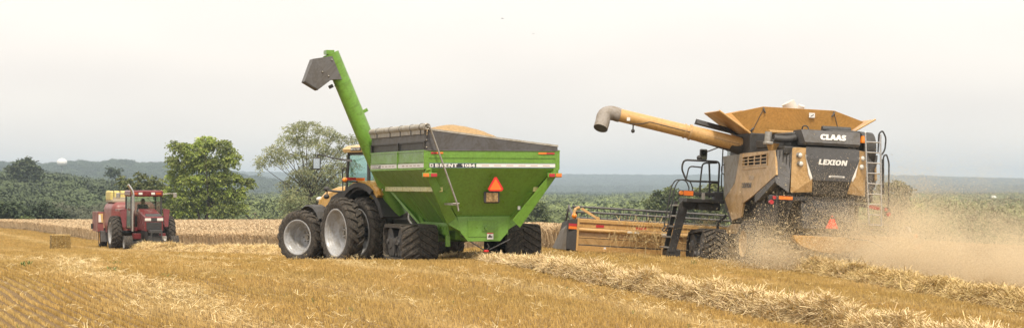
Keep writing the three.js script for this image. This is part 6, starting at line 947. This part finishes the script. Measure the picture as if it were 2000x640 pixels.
{ // large square baler behind the red tractor
  const hitch = V(0, 0, 3.9).applyAxisAngle(V(0, 1, 0), redPose.turn).add(V(redPose.x, 0, redPose.z)), turn = redPose.turn + THREE.MathUtils.degToRad(-1.5);
  const ba = thing('square_baler', 'faded red square baler with pale yellow twine boxes behind the red tractor', 'baler', [hitch.x, ground(hitch.x, hitch.z - 2), hitch.z], turn);
  part('body_shell', [clean(new RoundedBoxGeometry(2.4, 1.65, 3.4, 6, 0.42).translate(0, 1.68, 2.55)), bx(-1.12, 1.12, 0.85, 1.3, 1.0, 4.2, 0.05)], mat.redFaded, ba);
  part('flywheel_guard', [hull([[-0.5, 0.9, 0.2], [0.5, 0.9, 0.2], [-0.5, 2.25, 0.85], [0.4, 2.4, 1.0], [-0.5, 1.9, 0.2], [0.4, 1.9, 0.2], [-0.6, 0.9, 1.0], [0.6, 0.9, 1.0]])], mat.redFaded, ba);
  for (const s of [-1, 1]) {
    const d = part('side_door', [hull([[s * 1.2, 0.9, 4.0], [s * 1.2, 1.95, 4.0], [s * 1.5, 0.9, 4.15], [s * 1.5, 1.95, 4.15], [s * 1.2, 0.9, 6.4], [s * 1.2, 1.95, 6.4], [s * 1.5, 0.9, 6.3], [s * 1.5, 1.95, 6.3]])], mat.redFaded, ba); part('door_gap_shade', [bx(s * 1.495, s * 1.508, 0.92, 1.93, 5.2, 5.23)], mat.darkPlastic, d);  // thin dark strip on the solid door: painted shade of a gap
    const q = part('decal', [plate([[s * 1.24, 1.38, 3.985], [s * 1.46, 1.38, 4.095], [s * 1.46, 1.86, 4.095], [s * 1.24, 1.86, 3.985]], 0.01)], M(0.62, 0.42, 0.16, 0.5), d, 'yellow and white decal'); part('decal_white', [plate([[s * 1.32, 1.4, 4.01], [s * 1.46, 1.4, 4.08], [s * 1.46, 1.8, 4.08], [s * 1.36, 1.8, 4.03]], 0.008)], mat.whiteDecal, q);
    part('mud_flap', [bx(s * 1.0, s * 1.35, 0.35, 0.95, 3.9, 4.0, 0.02)], mat.greyPanel, ba); part('mud_guard', [bx(s * 0.95, s * 1.4, 0.85, 0.95, 4.0, 5.6, 0.02)], mat.darkPlastic, ba);
    wheel(ba, 'wheel', s * 1.12, 0.55, 4.9, 0.55, 0.4, 0.3, s, { rimMat: mat.tractorYellow, tyre: { lugs: 0, ribs: 4, depth: 0.03 } });
    const bxs = part('twine_box', [bx(s * 0.12, s * 1.12, 2.55, 3.08, 2.0, 3.9, 0.1)], M(0.66, 0.56, 0.20, 0.55, 0, { map: dustA }), ba, 'pale yellow twine box'); for (const k of [0.3, 0.62, 0.94]) part('strap', [bx(s * k - 0.02, s * k + 0.02, 2.56, 3.1, 1.985, 2.01), bx(s * k - 0.02, s * k + 0.02, 3.07, 3.095, 1.99, 3.9)], mat.darkPlastic, bxs);
    part('tail_lamp', [bx(s * 1.5, s * 1.62, 1.0, 1.3, 6.0, 6.1, 0.03)], mat.darkPlastic, ba);
  }
  part('top_deck', [bx(-1.1, 1.1, 2.48, 2.62, 1.35, 4.0, 0.03), bx(-1.05, 1.05, 2.6, 2.75, 1.5, 1.6, 0.02)], M(0.42, 0.36, 0.27, 0.6, 0, { map: dustA }), ba); part('bale_chamber', [bx(-0.6, 0.6, 0.9, 2.0, 4.2, 7.2, 0.03)], mat.redFaded, ba);
  part('pickup', [bx(-1.0, 1.0, 0.15, 0.9, 1.0, 1.8, 0.1)], mat.darkSteel, ba); part('pickup_guard', [bx(0.75, 1.0, 0.12, 0.95, 2.0, 2.5, 0.03), bx(-1.0, -0.75, 0.12, 0.95, 2.0, 2.5, 0.03)], mat.tractorYellow, ba, 'bright yellow pickup guard'); part('tongue', [bx(-0.15, 0.15, 0.55, 0.75, -0.6, 1.2, 0.02)], mat.darkSteel, ba);
}
{ // the bale: a pressed block of straw with two twines and frayed edges
  const bale = thing('straw_bale', 'single square straw bale lying on the stubble at far left', 'bale', [-23.1, ground(-23.1, -108.8), -108.8], 0.28);
  const g = new THREE.BoxGeometry(0.95, 0.76, 1.4, 24, 16, 20).translate(0, 0.39, 0), p = g.attributes.position;
  for (let i = 0; i < p.count; i++) { const x = p.getX(i), y = p.getY(i), z = p.getZ(i), n = 0.035 * noise3(x * 6, y * 6, z * 6) + 0.02 * noise3(x * 17, y * 17, z * 17); p.setXYZ(i, x * (1 + n) * (y > 0.5 ? 0.97 : 1), y + n * 0.7, z * (1 + n)); }
  g.computeVertexNormals();
  part('straw_block', clean(g), M(0.50, 0.36, 0.14, 1, 0, { map: makeTex(128, (u, v) => { const k = 0.72 + 0.35 * tile(u, v * 1, 9, 4) + 0.3 * (rnd() - 0.5); return [k, k * 0.96, k * 0.85]; }, 1.5) }), bale);
  part('twine', [-0.22, 0.22].map((x) => pipe([[x, 0.01, 0.71], [x, 0.79, 0.71], [x, 0.79, -0.71], [x, 0.01, -0.71]], 0.009, 0.03, 5)), M(0.4, 0.3, 0.15, 0.9), bale);
  const o = []; for (let i = 0; i < 700; i++) { const top = rnd() < 0.5, x = rr(-0.47, 0.47), z = top ? rr(-0.7, 0.7) : 0.7, y = top ? 0.77 : rr(0.02, 0.76); blade(o, x, y, z, gauss() * 0.07, top ? rr(0.0, 0.06) : gauss() * 0.04, top ? gauss() * 0.07 : rr(0, 0.05), 0.01, rr(0, TAU)); }
  part('loose_straw', clean(triSoup(o)), M(0.66, 0.5, 0.22, 1), bale).userData.kind = 'stuff';
}
// ---------------------------------------------------------------- water towers, chaff and dust
{ // far water towers among the hills
  const tower = (label, px, py, d, r) => { const s = 4160 / d, x = (px - 1000) / s, y = 2.08 + (360 - py) / s, g = ground(x, -d), t = thing('water_tower', label, 'water tower', [x, g, -d], 0); const h = y - g; part('tank', [ball(0, h, 0, r, 1, 0.78, 1, 28)], mat.white, t); part('stem', [cyl([0, 0, 0], [0, h - r * 0.4, 0], r * 0.16, r * 0.16, 14), cyl([0, h - r * 0.95, 0], [0, h - r * 0.5, 0], r * 0.16, r * 0.7, 18)], M(0.15, 0.17, 0.17, 0.6), t); part('catwalk', [cyl([0, h + r * 0.72, 0], [0, h + r * 0.86, 0], r * 0.12, r * 0.1, 10)], mat.white, t); };
  tower('white round water tower above the far hills at left', 120, 317, 1900, 4.6); tower('tiny white water tower in the haze at far right', 1942, 386, 1250, 1.6);
}
{ // two birds high over the field
  for (const [px, py, s, label] of [[981, 36, 0.5, 'small dark bird flying high above the cart'], [1042, 66, 0.35, 'fainter small bird lower right of the other in the sky']]) { const d = 200, k = 4160 / d, b = thing('bird', label, 'bird', [(px - 1000) / k, 2.08 + (360 - py) / k, -d], 0.6); part('body', [ball(0, 0, 0, 0.07 * s, 1, 0.9, 2.6, 12)], mat.seat, b); for (const q of [-1, 1]) part('wing', [hull([[0, 0.01, -0.06 * s], [0, 0.01, 0.08 * s], [q * 0.22 * s, 0.07 * s, 0], [q * 0.42 * s, 0.02 * s, 0.06 * s], [q * 0.2 * s, 0.06 * s, 0.09 * s], [0, -0.01, 0.02]])], mat.seat, b); }
}
{
  const mtx = new THREE.Matrix4().compose(V(comboPose.x, comboPose.y, comboPose.z), new THREE.Quaternion().setFromEuler(new THREE.Euler(0, comboPose.yaw, comboPose.roll, 'YXZ')), V(1, 1, 1));
  // chaff: short flat bits of straw thrown out under and behind the combine
  const bit = () => { const o = []; blade(o, 0, -0.5, 0, gauss() * 0.15, 1, gauss() * 0.15, 0.24, 0); return triSoup(o); };
  const kinds = [bit(), bit(), bit()], lists = [[], [], []], c = new THREE.Color();
  const clouds = [[-1.3, 0.55, 0.6, 0.75, 0.45, 0.8, 8500], [-0.2, 0.7, 1.0, 0.9, 0.5, 0.8, 3800], [-2.0, 0.35, -0.8, 0.7, 0.35, 0.9, 3000], [-0.9, 1.3, 0.5, 0.8, 0.55, 0.5, 1500], [0.8, 0.5, 1.2, 0.9, 0.4, 0.9, 1700], [-1.35, 1.0, -1.8, 0.25, 0.6, 0.3, 500], [0.2, 1.9, 0.6, 1.2, 0.7, 0.6, 500]];
  let n = 0;
  for (const [x, y, z, sx, sy, sz, count] of clouds) for (let i = 0; i < count; i++) {
    const p = V(x + gauss() * sx, Math.abs(y + gauss() * sy), z + gauss() * sz).applyMatrix4(mtx), g = ground(p.x, p.z); if (p.y < g + 0.02) p.y = g + 0.02 + rnd() * 0.2;
    const k = rr(0.65, 1.15), L = rr(0.016, 0.046) * (rnd() < 0.06 ? 1.9 : 1); c.setRGB(0.74 * k, 0.6 * k, 0.37 * k);
    lists[n++ % 3].push([new THREE.Matrix4().compose(p, new THREE.Quaternion().setFromEuler(new THREE.Euler(rr(0, TAU), rr(0, TAU), rr(0, TAU))), V(L * 1.0, L, L)), c.clone()]);
  }
  stuff('flying_chaff', 'chaff_bit', kinds, matStraw, lists, 'pale chaff and straw bits flying out behind the combine', 'chaff');
  // dust: very fine specks that together veil what is behind them
  const speck = () => { const o = []; for (let i = 0; i < 14; i++) { const c0 = V(gauss(), gauss(), gauss()).multiplyScalar(0.16), s = rr(0.0035, 0.0078), q = new THREE.Quaternion().setFromEuler(new THREE.Euler(rr(0, TAU), rr(0, TAU), 0)), v = [V(1, 1, 1), V(-1, -1, 1), V(-1, 1, -1), V(1, -1, -1)].map((p) => p.multiplyScalar(0.5 * s).applyQuaternion(q).add(c0).toArray()); o.push([v[0], v[1], v[2]], [v[0], v[2], v[3]], [v[0], v[3], v[1]], [v[1], v[3], v[2]]); } return triSoup(o); };
  const sk = [speck(), speck(), speck(), speck()], sl = [[], [], [], []]; n = 0;
  // world centre x, y, forward distance, spreads, how many
  const puffs = [[9.7, 0.4, 58.6, 0.8, 0.45, 0.8, 6], [7.4, 0.1, 58.8, 0.7, 0.3, 0.6, 3], [9.4, 0.3, 60.8, 0.9, 0.45, 0.8, 8], [10.8, 0.35, 57, 1.0, 0.5, 1.5, 20], [11.6, 0.1, 56, 1.1, 0.45, 1.8, 24], [13.0, -0.1, 56, 1.2, 0.45, 2, 20], [10.4, 1.0, 61, 1.0, 0.7, 1.5, 8], [11.6, 0.7, 62, 1.6, 0.8, 2, 12], [13.5, 0.6, 64, 1.8, 0.8, 2, 10], [8.2, 0.3, 60.6, 0.8, 0.4, 0.8, 5], [7.2, 0.2, 59.5, 0.8, 0.4, 0.8, 3.5], [9.3, 1.4, 59.5, 0.9, 0.7, 0.5, 2], [14.5, 0.0, 58, 1.3, 0.6, 2, 14], [14, 1.3, 68, 2.4, 1.0, 3, 9]];
  for (const [x, y, d, sx, sy, sz, cnt] of puffs) for (let i = 0; i < cnt * 1150; i++) {
    const px = x + gauss() * sx, py = y + gauss() * sy, pd = d + gauss() * sz, g = ground(px, -pd); const w = noise3(px * 0.55, py * 0.75, pd * 0.3) + 0.4 * noise3(px * 1.5, py * 1.7, pd * 0.6); if (rnd() > 0.45 + 0.9 * w) continue; if (py < g + 0.02) continue;
    const s = rr(0.8, 1.3), k = rr(0.85, 1.1); c.setRGB(0.9 * k, 0.81 * k, 0.63 * k);
    sl[n++ % 4].push([new THREE.Matrix4().compose(V(px, py, -pd), new THREE.Quaternion().setFromEuler(new THREE.Euler(rr(0, TAU), rr(0, TAU), 0)), V(s, s, s)), c.clone()]);
  }
  stuff('harvest_dust', 'dust_speck', sk, new THREE.MeshPhysicalMaterial({ color: 0xffffff, roughness: 1, transmission: 0.5, thickness: 0 }), sl, 'tan dust cloud drifting right of the combine', 'dust');
  console.log('chaff', lists.reduce((s, l) => s + l.length, 0), 'dust', n);
}
let instanceTotal = 0; scene.traverse((o) => { if (o.isInstancedMesh) instanceTotal += o.count; }); console.log('instances', instanceTotal);
renderer.render(scene, camera);
